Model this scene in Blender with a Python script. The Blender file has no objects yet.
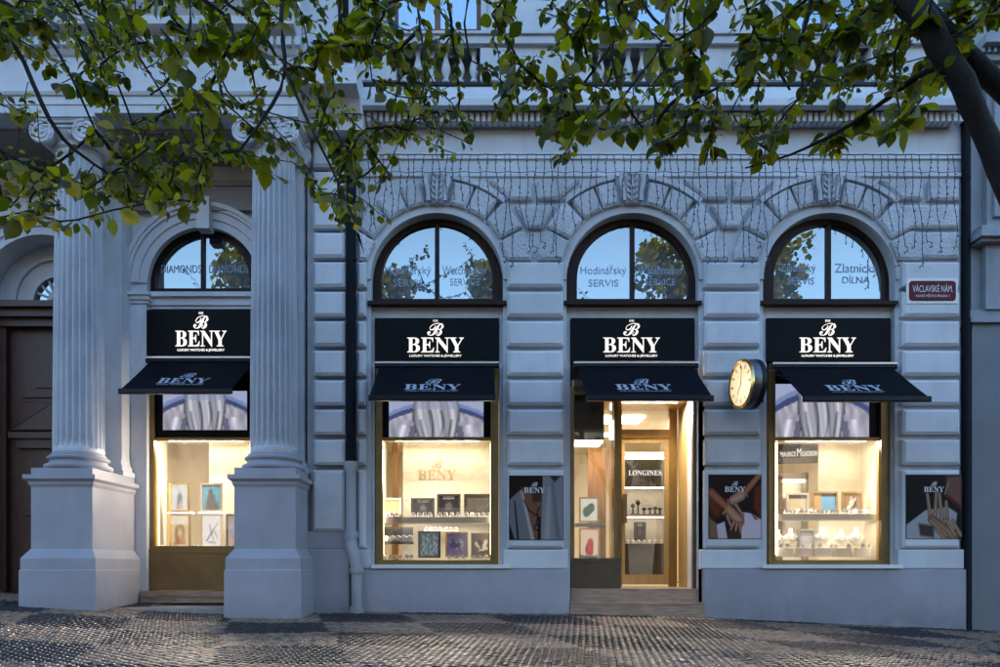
import bpy, math, random
from mathutils import Vector, Matrix
import numpy as np
rnd = random.Random(7)
R = math.radians
sc = bpy.context.scene
col = sc.collection
F, CX, HY, CZ = 726.0, 488.0, 567.0, 0.68
def X(px, d=11.0): return (px-CX)*d/F
def Z(py, d=11.0): return CZ+(HY-py)*d/F
def P(px, py, d=11.0): return Vector((X(px, d), d-11.0, Z(py, d)))
def s2l(c): return c/12.92 if c <= 0.04045 else ((c+0.055)/1.055)**2.4
def rgb(r, g, b): return (s2l(r/255), s2l(g/255), s2l(b/255))

# ------------------------------------------------------------------ materials
MATS = {}
def nodemat(name):
    m = bpy.data.materials.new(name); m.use_nodes = True
    nt = m.node_tree
    return m, nt, nt.nodes['Principled BSDF']
def pmat(name, c, rough=.6, var=.12, scale=6, bump=0.0, metal=0.0, bscale=60, spec=.5, coat=0, stretch=(1, 1, 1)):
    if name in MATS: return MATS[name]
    m, nt, b = nodemat(name); L = nt.links
    tc = nt.nodes.new('ShaderNodeTexCoord'); mp = nt.nodes.new('ShaderNodeMapping')
    mp.inputs['Scale'].default_value = stretch
    L.new(tc.outputs['Object'], mp.inputs[0])
    n = nt.nodes.new('ShaderNodeTexNoise'); n.inputs['Scale'].default_value = scale; n.inputs['Detail'].default_value = 6
    L.new(mp.outputs[0], n.inputs['Vector'])
    r = nt.nodes.new('ShaderNodeValToRGB')
    r.color_ramp.elements[0].position = .3; r.color_ramp.elements[1].position = .7
    r.color_ramp.elements[0].color = (*[max(0, x*(1-var)) for x in c], 1)
    r.color_ramp.elements[1].color = (*[min(1, x*(1+var)) for x in c], 1)
    L.new(n.outputs['Fac'], r.inputs[0]); L.new(r.outputs[0], b.inputs['Base Color'])
    b.inputs['Roughness'].default_value = rough; b.inputs['Metallic'].default_value = metal
    b.inputs['Specular IOR Level'].default_value = spec
    b.inputs['Coat Weight'].default_value = coat
    if bump:
        n2 = nt.nodes.new('ShaderNodeTexNoise'); n2.inputs['Scale'].default_value = bscale; n2.inputs['Detail'].default_value = 5
        L.new(mp.outputs[0], n2.inputs['Vector'])
        bp = nt.nodes.new('ShaderNodeBump'); bp.inputs['Strength'].default_value = bump; bp.inputs['Distance'].default_value = .01
        L.new(n2.outputs['Fac'], bp.inputs['Height']); L.new(bp.outputs[0], b.inputs['Normal'])
    MATS[name] = m; return m
def plaster(name, c, dirt=.35, grime=(.16, .15, .15), rough_b=0):
    m, nt, b = nodemat(name); L = nt.links; N = nt.nodes.new
    g = N('ShaderNodeNewGeometry')
    def noise(scale, det, st=(1, 1, 1)):
        mp = N('ShaderNodeMapping'); mp.inputs['Scale'].default_value = st; L.new(g.outputs['Position'], mp.inputs[0])
        n = N('ShaderNodeTexNoise'); n.inputs['Scale'].default_value = scale; n.inputs['Detail'].default_value = det
        L.new(mp.outputs[0], n.inputs['Vector']); return n.outputs['Fac']
    def ramp(f, a, bb, c0, c1):
        r = N('ShaderNodeValToRGB'); r.color_ramp.elements[0].position = a; r.color_ramp.elements[1].position = bb
        r.color_ramp.elements[0].color = (*c0, 1); r.color_ramp.elements[1].color = (*c1, 1); L.new(f, r.inputs[0]); return r.outputs[0]
    base = ramp(noise(1.3, 7), .3, .7, [x*.86 for x in c], [x*1.06 for x in c])
    streak = ramp(noise(2.2, 9, (2.2, 2.2, .7)), .50, .80, (0, 0, 0), (1, 1, 1))
    fine = ramp(noise(22, 6), .5, .75, (0, 0, 0), (1, 1, 1))
    mx = N('ShaderNodeMix'); mx.data_type = 'RGBA'
    mul = N('ShaderNodeMath'); mul.operation = 'MULTIPLY'; mul.inputs[1].default_value = dirt; L.new(streak, mul.inputs[0])
    L.new(mul.outputs[0], mx.inputs[0]); L.new(base, mx.inputs[6]); mx.inputs[7].default_value = (*grime, 1)
    mx2 = N('ShaderNodeMix'); mx2.data_type = 'RGBA'
    mul2 = N('ShaderNodeMath'); mul2.operation = 'MULTIPLY'; mul2.inputs[1].default_value = dirt*.35; L.new(fine, mul2.inputs[0])
    L.new(mul2.outputs[0], mx2.inputs[0]); L.new(mx.outputs[2], mx2.inputs[6]); mx2.inputs[7].default_value = (*grime, 1)
    # splash dirt low down near the pavement
    sx = N('ShaderNodeSeparateXYZ'); L.new(g.outputs['Position'], sx.inputs[0])
    mr = N('ShaderNodeMapRange'); mr.inputs['From Min'].default_value = -.15; mr.inputs['From Max'].default_value = .35
    mr.inputs['To Min'].default_value = .75; mr.inputs['To Max'].default_value = 0; L.new(sx.outputs[2], mr.inputs[0])
    mu3 = N('ShaderNodeMath'); mu3.operation = 'MULTIPLY'; L.new(mr.outputs[0], mu3.inputs[0]); L.new(noise(5, 6), mu3.inputs[1])
    mx3 = N('ShaderNodeMix'); mx3.data_type = 'RGBA'; L.new(mu3.outputs[0], mx3.inputs[0]); L.new(mx2.outputs[2], mx3.inputs[6]); mx3.inputs[7].default_value = (*grime, 1)
    oi = N('ShaderNodeObjectInfo'); mr2 = N('ShaderNodeMapRange'); mr2.inputs['To Min'].default_value = .90; mr2.inputs['To Max'].default_value = 1.06; L.new(oi.outputs['Random'], mr2.inputs[0])
    hs = N('ShaderNodeHueSaturation'); L.new(mr2.outputs[0], hs.inputs['Value']); L.new(mx3.outputs[2], hs.inputs['Color'])
    L.new(hs.outputs[0], b.inputs['Base Color'])
    b.inputs['Roughness'].default_value = .75
    bp = N('ShaderNodeBump'); bp.inputs['Strength'].default_value = .25; bp.inputs['Distance'].default_value = .01
    L.new(noise(40, 8), bp.inputs['Height']); L.new(bp.outputs[0], b.inputs['Normal'])
    if rough_b:
        vo = N('ShaderNodeTexVoronoi'); vo.inputs['Scale'].default_value = 26; L.new(g.outputs['Position'], vo.inputs['Vector'])
        ad = N('ShaderNodeMath'); ad.operation = 'ADD'; L.new(vo.outputs['Distance'], ad.inputs[0]); L.new(noise(14, 6), ad.inputs[1])
        b2 = N('ShaderNodeBump'); b2.inputs['Strength'].default_value = rough_b; b2.inputs['Distance'].default_value = .03
        L.new(ad.outputs[0], b2.inputs['Height']); L.new(bp.outputs[0], b2.inputs['Normal']); L.new(b2.outputs[0], b.inputs['Normal'])
    MATS[name] = m; return m
KE, KA = .16, .27
def emat(name, c, s, attr=False):
    m = bpy.data.materials.new(name); m.use_nodes = True; nt = m.node_tree; b = nt.nodes['Principled BSDF']
    b.inputs['Base Color'].default_value = (0.02, .02, .02, 1)
    b.inputs['Emission Color'].default_value = (*c, 1); b.inputs['Emission Strength'].default_value = s*KE
    if attr:
        a = nt.nodes.new('ShaderNodeAttribute'); a.attribute_name = 'Col'; nt.links.new(a.outputs['Color'], b.inputs['Emission Color'])
    MATS[name] = m; return m
def amat(name, rough=.4, coat=0.0, trans=0.0):
    m, nt, b = nodemat(name)
    a = nt.nodes.new('ShaderNodeAttribute'); a.attribute_name = 'Col'
    nt.links.new(a.outputs['Color'], b.inputs['Base Color']); b.inputs['Roughness'].default_value = rough
    b.inputs['Coat Weight'].default_value = coat; b.inputs['Specular IOR Level'].default_value = .15
    MATS[name] = m; return m
def glassmat(name, fac, tint=(1, 1, 1), rough=0.0, gcol=(1, 1, 1)):
    m = bpy.data.materials.new(name); m.use_nodes = True; nt = m.node_tree; nt.nodes.clear(); N = nt.nodes.new; L = nt.links
    o = N('ShaderNodeOutputMaterial'); t = N('ShaderNodeBsdfTransparent'); g = N('ShaderNodeBsdfGlossy'); mx = N('ShaderNodeMixShader')
    lw = N('ShaderNodeFresnel'); lw.inputs[0].default_value = 1.5
    ad = N('ShaderNodeMath'); ad.operation = 'ADD'; ad.inputs[1].default_value = fac; ad.use_clamp = True; L.new(lw.outputs[0], ad.inputs[0])
    n = N('ShaderNodeTexNoise'); n.inputs['Scale'].default_value = 1.2; bp = N('ShaderNodeBump'); bp.inputs['Strength'].default_value = .06; bp.inputs['Distance'].default_value = .02
    L.new(n.outputs['Fac'], bp.inputs['Height']); L.new(bp.outputs[0], g.inputs['Normal'])
    t.inputs[0].default_value = (*tint, 1); g.inputs['Roughness'].default_value = rough; g.inputs[0].default_value = (*gcol, 1)
    L.new(ad.outputs[0], mx.inputs[0]); L.new(t.outputs[0], mx.inputs[1]); L.new(g.outputs[0], mx.inputs[2]); L.new(mx.outputs[0], o.inputs[0])
    MATS[name] = m; return m

WALL = plaster('painted_plaster', (.635, .64, .67), .16)
ROCK = plaster('pitted_arch_stone', (.62, .625, .66), .35, (.14, .135, .15), .42)
WALL2 = plaster('column_stone', (.62, .62, .66), .28, (.14, .145, .16))
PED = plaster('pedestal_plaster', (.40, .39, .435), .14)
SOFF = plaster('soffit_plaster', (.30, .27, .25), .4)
NEI = plaster('neighbour_plaster', (.20, .21, .23), .3)
NEI2 = plaster('neighbour_stone', (.30, .32, .35), .45)
BLACK = pmat('black_metal', (.008, .008, .010), .4, .3, 4, spec=.25)
SIGNB = pmat('black_sign_face', (.004, .004, .005), .5, .2, 3, spec=.12)
FABRIC = pmat('black_awning_fabric', (.005, .0055, .009), .85, .25, 3, .3, bscale=300, spec=.1)
PIPE = pmat('dark_grey_pipe_paint', (.007, .009, .014), .6, .25, 5, .15, spec=.1)
PIPEW = plaster('grey_cast_pipe_paint', (.42, .43, .46), .35)
BROWN = pmat('dark_brown_window_wood', (.024, .010, .007), .5, .3, 12, .2, spec=.2, stretch=(1, 1, .2))
DOORW = pmat('old_dark_door_wood', (.050, .016, .009), .42, .4, 9, .35, bscale=40, stretch=(4, 4, .5))
UPW = pmat('brown_upper_window_wood', (.16, .065, .035), .5, .25, 10, .2)
GOLD = pmat('bronze_gold_frame', (.24, .15, .05), .40, .18, 3, .05, metal=.3)
GOLDP = pmat('satin_gold_panel', (.46, .31, .12), .42, .12, 2, .05, metal=.15, stretch=(6, 6, .4))
BRNP = pmat('dark_bronze_panel', (.10, .07, .042), .45, .2, 4, .05, metal=.2)
CREAM = pmat('cream_lacquer', (.55, .515, .42), .5, .05, 3)
CREAM2 = pmat('pale_cream_panel', (.70, .62, .47), .5, .05, 2)
WHITE = pmat('white_lacquer', (.78, .76, .72), .4, .04, 4)
SHELF = pmat('brushed_shelf', (.42, .38, .32), .35, .08, 10, metal=.3)
WOOD = pmat('honey_wood', (.38, .18, .06), .45, .2, 4, stretch=(6, 6, .6))
TAUPE = pmat('taupe_cabinet', (.19, .155, .115), .4, .12, 4)
STEP = pmat('brown_marble_step', (.36, .25, .18), .3, .35, 7, .1, stretch=(.5, 1, 5))
STEPL = pmat('pale_stone_slab', (.33, .31, .29), .5, .2, 6, .2)
STEEL = pmat('steel', (.5, .5, .5), .3, .1, 5, metal=1)
GOLDM = pmat('polished_gold', (.7, .48, .17), .22, .1, 5, metal=1)
LETW = emat('lit_white_letters', (1, .96, .90), 1.15)
NAMEP = pmat('dark_name_panel', (.045, .038, .030), .5, .1, 4, spec=.2)
LETA = pmat('white_awning_print', (.42, .46, .55), .7, .1, 20)
LETG = pmat('frosted_lettering', (.28, .36, .47), .5, .05, 5)
LETGOLD = pmat('tan_wall_lettering', (.40, .29, .14), .5, .05, 5)
LETPW = pmat('printed_white_lettering', (.7, .7, .72), .5, .05, 5)
GLASS = glassmat('shop_glass', .03)
AGLASS = glassmat('arch_glass', .28, (.75, .85, .95), .0, (.86, .82, .77))
UGLASS = glassmat('upper_glass', .32, (.9, .95, 1), .0, (.75, .80, .85))
CURT = pmat('pale_curtain', (.62, .66, .74), .8, .12, 9, stretch=(8, 1, .2))
BLIND = pmat('window_blind', (.30, .36, .42), .8, .05, 4)
SCRN = emat('screen_light', (1, 1, 1), .80, True)
LAMPW = emat('warm_lamp_panel', (1, .84, .60), 10.0)
LAMPS = emat('warm_strip_lamp', (1, .84, .58), 12.0)
PICT = amat('printed_picture', .5, 0)
PICTL = emat('backlit_picture', (1, 1, 1), .75, True)
CABLE = pmat('dark_light_cable', (.02, .022, .035), .5, .1, 5)
BULB = pmat('unlit_bulb', (.10, .11, .16), .25, .1, 5)
RED = pmat('street_sign_red', (.10, .005, .007), .4, .1, 6, spec=.2)
IVORY = pmat('ivory_display', (.80, .76, .68), .55, .05, 6)
BKD = pmat('black_display', (.02, .018, .018), .4, .2, 6)

# ------------------------------------------------------------------ mesh helpers
ORG = {}
class MB:
    def __init__(s): s.v = []; s.f = []; s.mi = []; s.c = []; s.cur = 0; s.col = None
    def add(s, vs, fs):
        b = len(s.v); s.v += [tuple(v) for v in vs]
        for f in fs: s.f.append([i+b for i in f]); s.mi.append(s.cur)
        if s.col is not None: s.c += [s.col]*len(vs)
    def box(s, x0, x1, y0, y1, z0, z1, bev=0):
        if x0 > x1: x0, x1 = x1, x0
        if y0 > y1: y0, y1 = y1, y0
        if z0 > z1: z0, z1 = z1, z0
        s.add([(x0, y0, z0), (x1, y0, z0), (x1, y1, z0), (x0, y1, z0), (x0, y0, z1), (x1, y0, z1), (x1, y1, z1), (x0, y1, z1)],
              [(0, 3, 2, 1), (4, 5, 6, 7), (0, 1, 5, 4), (1, 2, 6, 5), (2, 3, 7, 6), (3, 0, 4, 7)])
    def pb(s, px0, py0, px1, py1, df, db):       # box measured at its front face
        s.box(X(px0, df), X(px1, df), df-11, db-11, Z(py1, df), Z(py0, df))
    def pblock(s, poly, yb, yf, bev):            # convex polygon (x,z), chamfered front edge
        n = len(poly); A = sum(poly[i][0]*poly[(i+1) % n][1]-poly[(i+1) % n][0]*poly[i][1] for i in range(n))
        if A < 0: poly = poly[::-1]
        ins = []
        for i in range(n):
            p0, p1, p2 = [Vector((*poly[(i+k) % n], 0)) for k in (-1, 0, 1)]
            e1 = (p1-p0).normalized(); e2 = (p2-p1).normalized()
            n1 = Vector((-e1.y, e1.x, 0)); n2 = Vector((-e2.y, e2.x, 0))
            k = (n1+n2); k = k/max(.25, k.length_squared)*2
            ins.append(p1+k*bev)
        vs = [(x, yb, z) for x, z in poly]+[(x, yf+bev*.8, z) for x, z in poly]+[(q.x, yf, q.y) for q in ins]
        fs = [(i, (i+1) % n, (i+1) % n+n, i+n) for i in range(n)]+[(i+n, (i+1) % n+n, (i+1) % n+2*n, i+2*n) for i in range(n)]
        fs.append(tuple(range(2*n, 3*n)))
        s.add(vs, fs)
    def rblock(s, x0, x1, z0, z1, yb, yf, bev): s.pblock([(x0, z0), (x1, z0), (x1, z1), (x0, z1)], yb, yf, bev)
    def tube(s, pts, rad, n=6, cap=True):
        pts = [Vector(p) for p in pts]; k = len(pts)
        if not hasattr(rad, '__len__'): rad = [rad]*k
        vs = []; up = None
        for i, p in enumerate(pts):
            t = (pts[min(i+1, k-1)]-pts[max(i-1, 0)]);
            if t.length < 1e-9: t = Vector((0, 0, 1))
            t.normalize()
            if up is None:
                up = Vector((0, 0, 1)) if abs(t.z) < .9 else Vector((1, 0, 0))
            a = t.cross(up).normalized(); bb = t.cross(a); up = -bb if False else up
            if abs(t.dot(up)) > .97: a = t.cross(Vector((.3, 1, .1))).normalized(); bb = t.cross(a)
            for j in range(n):
                an = 2*math.pi*j/n
                vs.append(p+(a*math.cos(an)+bb*math.sin(an))*rad[i])
        fs = [(i*n+j, i*n+(j+1) % n, (i+1)*n+(j+1) % n, (i+1)*n+j) for i in range(k-1) for j in range(n)]
        if cap: fs += [tuple(range(n))[::-1], tuple(range((k-1)*n, k*n))]
        s.add(vs, fs)
    def lathe(s, prof, c, n=24, axis='z', cap=True):
        vs = []
        for r, h in prof:
            for j in range(n):
                a = 2*math.pi*j/n; u, v = r*math.cos(a), r*math.sin(a)
                vs.append((c[0]+u, c[1]+v, c[2]+h) if axis == 'z' else ((c[0]+u, c[1]+h, c[2]+v) if axis == 'y' else (c[0]+h, c[1]+u, c[2]+v)))
        k = len(prof)
        fs = [(i*n+j, i*n+(j+1) % n, (i+1)*n+(j+1) % n, (i+1)*n+j) for i in range(k-1) for j in range(n)]
        if cap: fs += [tuple(range(n))[::-1], tuple(range((k-1)*n, k*n))]
        s.add(vs, fs)
    def ring(s, outer, inner, y0, y1):          # open strip between two (x,z) polylines, extruded y0(front)..y1
        n = len(outer)
        vs = [(x, y, z) for y in (y0, y1) for pl in (outer, inner) for x, z in pl]
        fs = []
        for i in range(n-1):
            fs += [(i, i+1, n+i+1, n+i), (2*n+i, 3*n+i, 3*n+i+1, 2*n+i+1), (i, 2*n+i, 2*n+i+1, i+1), (n+i, n+i+1, 3*n+i+1, 3*n+i)]
        fs += [(0, n, 3*n, 2*n), (n-1, 3*n-1, 4*n-1, 2*n-1)]
        s.add(vs, fs)
    def build(s, name, mats, parent=None, smooth=False, org=None):
        if not isinstance(mats, (list, tuple)): mats = [mats]
        if parent is not None: o3 = ORG[parent.name]
        elif org is not None: o3 = Vector(org)
        else:
            xs = [v[0] for v in s.v]; ys = [v[1] for v in s.v]; zs = [v[2] for v in s.v]
            o3 = Vector(((min(xs)+max(xs))/2, (min(ys)+max(ys))/2, min(zs)))
        me = bpy.data.meshes.new(name)
        me.from_pydata([(v[0]-o3.x, v[1]-o3.y, v[2]-o3.z) for v in s.v], [], s.f)
        for m in mats: me.materials.append(m)
        if len(mats) > 1: me.polygons.foreach_set('material_index', s.mi)
        if s.c:
            ca = me.color_attributes.new('Col', 'FLOAT_COLOR', 'POINT')
            ca.data.foreach_set('color', np.array([(*c, 1) for c in s.c], dtype=np.float32).ravel())
        if smooth:
            me.polygons.foreach_set('use_smooth', [True]*len(me.polygons))
            if smooth != 'all': me.set_sharp_from_angle(angle=R(38))
        me.update()
        o = bpy.data.objects.new(name, me); col.objects.link(o)
        if parent is not None: o.parent = parent
        else: o.location = o3
        ORG[o.name] = o3
        return o
def tag(o, label=None, cat=None, group=None, kind=None):
    if label: o['label'] = label
    if cat: o['category'] = cat
    if group: o['group'] = group
    if kind: o['kind'] = kind
    return o
def thing(name, label, cat, loc, group=None):
    o = bpy.data.objects.new(name, None); col.objects.link(o); o.location = loc; o.empty_display_size = .2
    ORG[o.name] = Vector(loc); return tag(o, label, cat, group)
def part(name, parent):
    o = bpy.data.objects.new(name, None); col.objects.link(o); o.parent = parent; ORG[o.name] = ORG[parent.name]; return o
def kids(o): return [c for c in bpy.data.objects if c.parent == o]
def dup(o, loc, label=None, parent=None, scale=None):
    c = o.copy(); col.objects.link(c)
    if parent is None: c.location = loc
    else: c.parent = parent
    ORG[c.name] = Vector(loc) if loc is not None else ORG[o.name]
    if label: c['label'] = label
    if scale: c.scale = scale
    for k in kids(o):
        if k is c: continue
        dup(k, None, None, c)
    return c
def tmesh(txt):
    c = bpy.data.curves.new('t', 'FONT'); c.body = txt; c.resolution_u = 4
    o = bpy.data.objects.new('t', c); col.objects.link(o)
    dg = bpy.context.evaluated_depsgraph_get(); dg.update()
    me = o.evaluated_get(dg).to_mesh()
    v = np.array([(p.co.x, p.co.y) for p in me.vertices]); f = [list(p.vertices) for p in me.polygons]
    o.evaluated_get(dg).to_mesh_clear(); bpy.data.objects.remove(o); bpy.data.curves.remove(c)
    return v, f
TC = {}
def text(mb, txt, O, U, V, w, h, u0, v0, thick=0.0):
    """text fitted to the box centred at u0, bottom v0, width w, height h on the plane O,U,V"""
    if txt not in TC: TC[txt] = tmesh(txt)
    v, f = TC[txt]
    mn, mx_ = v.min(0), v.max(0)
    q = (v-mn)/(mx_-mn)
    O, U, V = Vector(O), Vector(U), Vector(V); Nn = U.cross(V).normalized()
    pts = [O+U*(u0+(a-.5)*w)+V*(v0+b*h)+Nn*thick for a, b in q]
    mb.add(pts, f)
    if thick:
        # side walls on the outline
        from collections import Counter
        ec = Counter(); 
        for fc in f:
            for i in range(len(fc)): ec[tuple(sorted((fc[i], fc[(i+1) % len(fc)])))] += 1
        base = [p-Nn*thick for p in pts]; n = len(pts)
        es = [e for e, k in ec.items() if k == 1]
        mb.add(pts+base, [(a, b, b+n, a+n) for a, b in es])
def bold(s): return ''.join(chr(0x1D400+ord(c)-65) if 'A' <= c <= 'Z' else c for c in s)
def logo(mb, O, U, V, w, tagline=True, thick=0.0, crown=True):
    text(mb, bold('BENY'), O, U, V, w, .265*w, 0, 0, thick)
    text(mb, '\U0001D4D1', O, U, V, .29*w, .22*w, 0, .30*w, thick)
    if crown:
        for k in (-.035, -.012, .012, .035): text(mb, 'I', O, U, V, .008*w, .035*w, k*w, .545*w, thick)
    if tagline: text(mb, 'LUXURY WATCHES & JEWELLERY', O, U, V, .92*w, .048*w, -.0*w, -.085*w, thick)
UX, UZ = Vector((1, 0, 0)), Vector((0, 0, 1))

def painted(name, x0, x1, z0, z1, y, nx, nz, fn, mat, parent=None):
    mb = MB(); vs = []; cs = []
    for j in range(nz+1):
        for i in range(nx+1):
            u, v = i/nx, j/nz
            vs.append((x0+(x1-x0)*u, y, z0+(z1-z0)*v)); cs.append(tuple(s2l(max(0, min(1, c))) for c in fn(u, v)))
    fs = [(j*(nx+1)+i, j*(nx+1)+i+1, (j+1)*(nx+1)+i+1, (j+1)*(nx+1)+i) for j in range(nz) for i in range(nx)]
    mb.add(vs, fs); mb.c = cs
    return mb.build(name, mat, parent, smooth='all')
# tiny painter for prints
def seg(u, v, a, b):
    ax, ay = a; bx, by = b; dx, dy = bx-ax, by-ay; t = ((u-ax)*dx+(v-ay)*dy)/(dx*dx+dy*dy+1e-9); t = max(0, min(1, t))
    return math.hypot(u-ax-dx*t, v-ay-dy*t), t
def capsule(c, u, v, a, b, ra, rb, colr, soft=.012, shade=.45):
    d, t = seg(u, v, a, b); r = ra+(rb-ra)*t
    k = max(0, min(1, (r-d)/soft+.5))
    sh = 1-shade*(min(1, d/r))**2
    return tuple(c[i]*(1-k)+colr[i]*sh*k for i in range(3))
def polyin(c, u, v, pts, colr, soft=.015):
    ins = False; n = len(pts); dm = 9
    for i in range(n):
        a, b = pts[i], pts[(i+1) % n]
        if (a[1] > v) != (b[1] > v) and u < (b[0]-a[0])*(v-a[1])/(b[1]-a[1])+a[0]: ins = not ins
        dm = min(dm, seg(u, v, a, b)[0])
    k = max(0, min(1, (dm if ins else -dm)/soft+.5))
    return tuple(c[i]*(1-k)+colr[i]*k for i in range(3))
def wob(u, v, f=9, ph=0): return math.sin(u*f*1.7+ph+2*math.sin(v*f*.7+ph))*math.sin(v*f+1.3*math.sin(u*f*.9))

def g0(x):  # pavement height at the wall line
    pts = [(-40, .5), (-8, .26), (-6, .14), (-4.1, .03), (-2.8, 0), (-2, .015), (1.1, -.015), (3.2, -.07), (7.2, -.255), (12, -.48), (40, -1.0)]
    for (a, za), (b, zb) in zip(pts, pts[1:]):
        if x <= b: return za+(zb-za)*(x-a)/(b-a)
    return pts[-1][1]
def ground(x, y): return g0(x)+.04*max(-9, min(y, .5))

# ================================================================== SETTING
def make_ground():
    mb = MB()
    xs = [-400, -100, -40, -20]+[-12+i*.8 for i in range(31)]+[20, 40, 100, 400]
    ys = [-400, -120, -60, -30, -14, -9, -7, -5, -3, -1, .5, 3, 12, 60]
    vs = [(x, y, ground(x, y)-.03) for y in ys for x in xs]; n = len(xs)
    mb.add(vs, [(j*n+i, j*n+i+1, (j+1)*n+i+1, (j+1)*n+i) for j in range(len(ys)-1) for i in range(n-1)])
    m = pmat('dark_joint_sand', (.035, .032, .03), .8, .3, 4, .5)
    tag(mb.build('ground', m, org=(0, 0, 0)), kind='structure')
    # cobble mosaic, every stone a chamfered top with its own tilt
    rs = np.random.RandomState(3)
    V = []; Fc = []; C = []
    s = .083; th = R(-34); ct, st = math.cos(th), math.sin(th)
    for j in range(-95, 200):
      for i in range(-150, 150):
            gx = i*s+(j % 2)*.5*s+rs.normal(0, .004); gy = j*s+.02*math.sin(i*s*1.9)
            x = gx*ct-gy*st-2; yy = gx*st+gy*ct-5
            if x < -9.3 or x > 9.7 or yy > .95 or yy < -8.2: continue
            if True:
                # chequered mosaic fields of dark and light stone
                 a = (x*.8+yy*.25+.1); bq = (yy*.95+.35)
                 chk = (math.floor(a)+math.floor(bq)) % 2
                 tone = rs.normal(0, .16)
                 if chk: base = np.array((.034, .026, .025))
                 else: base = np.array((.26, .165, .11)) if rs.rand() < .8 else np.array((.115, .095, .088))
                 if x > 2 and not chk: base = base*.9
                 base = base*(1+tone)
                 w = s*rs.uniform(.40, .47); h = s*rs.uniform(.39, .46)
                 tx, ty = rs.normal(0, .026, 2); dz = rs.normal(0, .0022)
                 rot = th+rs.normal(0, .08)
                 ca, sa = math.cos(rot), math.sin(rot)
                 gz = ground(x, yy)
                 b = len(V)
                 for (k, zz) in ((1.0, -.018), (.86, -.002), (.55, .003)):
                     for (cx_, cy_) in ((-1, -1), (1, -1), (1, 1), (-1, 1)):
                         jx = rs.uniform(.88, 1.05); u = cx_*w*k*jx; v = cy_*h*k
                         V.append((x+u*ca-v*sa, yy+u*sa+v*ca, gz+zz+dz+(u*tx+v*ty))); C.append((*base, 1))
                 for l in (0, 4):
                     for q in range(4): Fc.append((b+l+q, b+l+(q+1) % 4, b+l+4+(q+1) % 4, b+l+4+q))
                 Fc.append((b+8, b+9, b+10, b+11))
    me = bpy.data.meshes.new('pavement'); me.from_pydata(V, [], Fc)
    ca_ = me.color_attributes.new('Col', 'FLOAT_COLOR', 'POINT'); ca_.data.foreach_set('color', np.array(C, dtype=np.float32).ravel())
    me.polygons.foreach_set('use_smooth', [True]*len(Fc))
    m, nt, b = nodemat('wet_cobble'); L = nt.links; N = nt.nodes.new
    a = N('ShaderNodeAttribute'); a.attribute_name = 'Col'
    g = N('ShaderNodeNewGeometry'); n1 = N('ShaderNodeTexNoise'); n1.inputs['Scale'].default_value = 1.1; n1.inputs['Detail'].default_value = 5
    L.new(g.outputs['Position'], n1.inputs['Vector'])
    mr = N('ShaderNodeMapRange'); mr.inputs['From Min'].default_value = .35; mr.inputs['From Max'].default_value = .65
    mr.inputs['To Min'].default_value = .30; mr.inputs['To Max'].default_value = .48; L.new(n1.outputs['Fac'], mr.inputs[0]); L.new(mr.outputs[0], b.inputs['Roughness'])
    n2 = N('ShaderNodeTexNoise'); n2.inputs['Scale'].default_value = 70; n2.inputs['Detail'].default_value = 4; L.new(g.outputs['Position'], n2.inputs['Vector'])
    bp = N('ShaderNodeBump'); bp.inputs['Strength'].default_value = .16; bp.inputs['Distance'].default_value = .006; L.new(n2.outputs['Fac'], bp.inputs['Height'])
    L.new(bp.outputs[0], b.inputs['Normal']); L.new(a.outputs['Color'], b.inputs['Base Color'])
    b.inputs['Specular IOR Level'].default_value = .35
    me.materials.append(m)
    o = bpy.data.objects.new('pavement', me); col.objects.link(o); tag(o, kind='structure')
make_ground()

# ================================================================== THE SHOP BUILDING
B = thing('shop_building', 'grey-blue stuccoed building with three arched bays, rusticated piers and two fluted columns', 'building', (0, 0, 0))
CXS = [437.0, 632.5, 829.0]
SP = 280.0                               # spring line of the arches
def arc(cx, r, sp, bot=None, d=11.0, n=36, a0=180, a1=0):
    pts = []
    if bot is not None: pts.append((X(cx-r, d), Z(bot, d)))
    for i in range(n+1):
        a = R(a0+(a1-a0)*i/n); pts.append((X(cx+r*math.cos(a), d), Z(sp-r*math.sin(a), d)))
    if bot is not None: pts.append((X(cx+r, d), Z(bot, d)))
    return pts
def wall_bay(mb, x0, x1, cx, r, sp, bot, top, zb, d, depth):
    pts = arc(cx, r, sp, None, d); zt = Z(top, d); y = d-11
    zs = Z(sp, d); xa, xb = X(cx-r, d), X(cx+r, d); zo = Z(bot, d) if bot else zb
    mb.add([(X(x0, d), y, zb), (xa, y, zb), (xa, y, zt), (X(x0, d), y, zt)], [(0, 1, 2, 3)])
    mb.add([(xb, y, zb), (X(x1, d), y, zb), (X(x1, d), y, zt), (xb, y, zt)], [(0, 1, 2, 3)])
    if bot: mb.add([(xa, y, zb), (xb, y, zb), (xb, y, zo), (xa, y, zo)], [(0, 1, 2, 3)])
    for (xa_, za), (xb_, zb_) in zip(pts, pts[1:]):
        mb.add([(xa_, y, za), (xb_, y, zb_), (xb_, y, zt), (xa_, y, zt)], [(0, 1, 2, 3)])
    full = [(xa, zo)]+pts+[(xb, zo)]
    for (xa_, za), (xb_, zb_) in zip(full, full[1:]):
        mb.add([(xa_, y, za), (xa_, y+depth, za), (xb_, y+depth, zb_), (xb_, y, zb_)], [(0, 1, 2, 3)])
    if bot: mb.add([(xa, y, zo), (xb, y, zo), (xb, y+depth, zo), (xa, y+depth, zo)], [(0, 1, 2, 3)])
mb = MB()
edges = [306, 535, 731, 966]
for i, cx in enumerate(CXS):
    wall_bay(mb, edges[i], edges[i+1], cx, 66, SP, None if i == 1 else 566, 84, -.8, 11.0, .34)
mb.add([(X(966), 0, -.8), (X(966), 0, Z(84)), (X(966), 2, Z(84)), (X(966), 2, -.8)], [(0, 3, 2, 1)])
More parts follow.
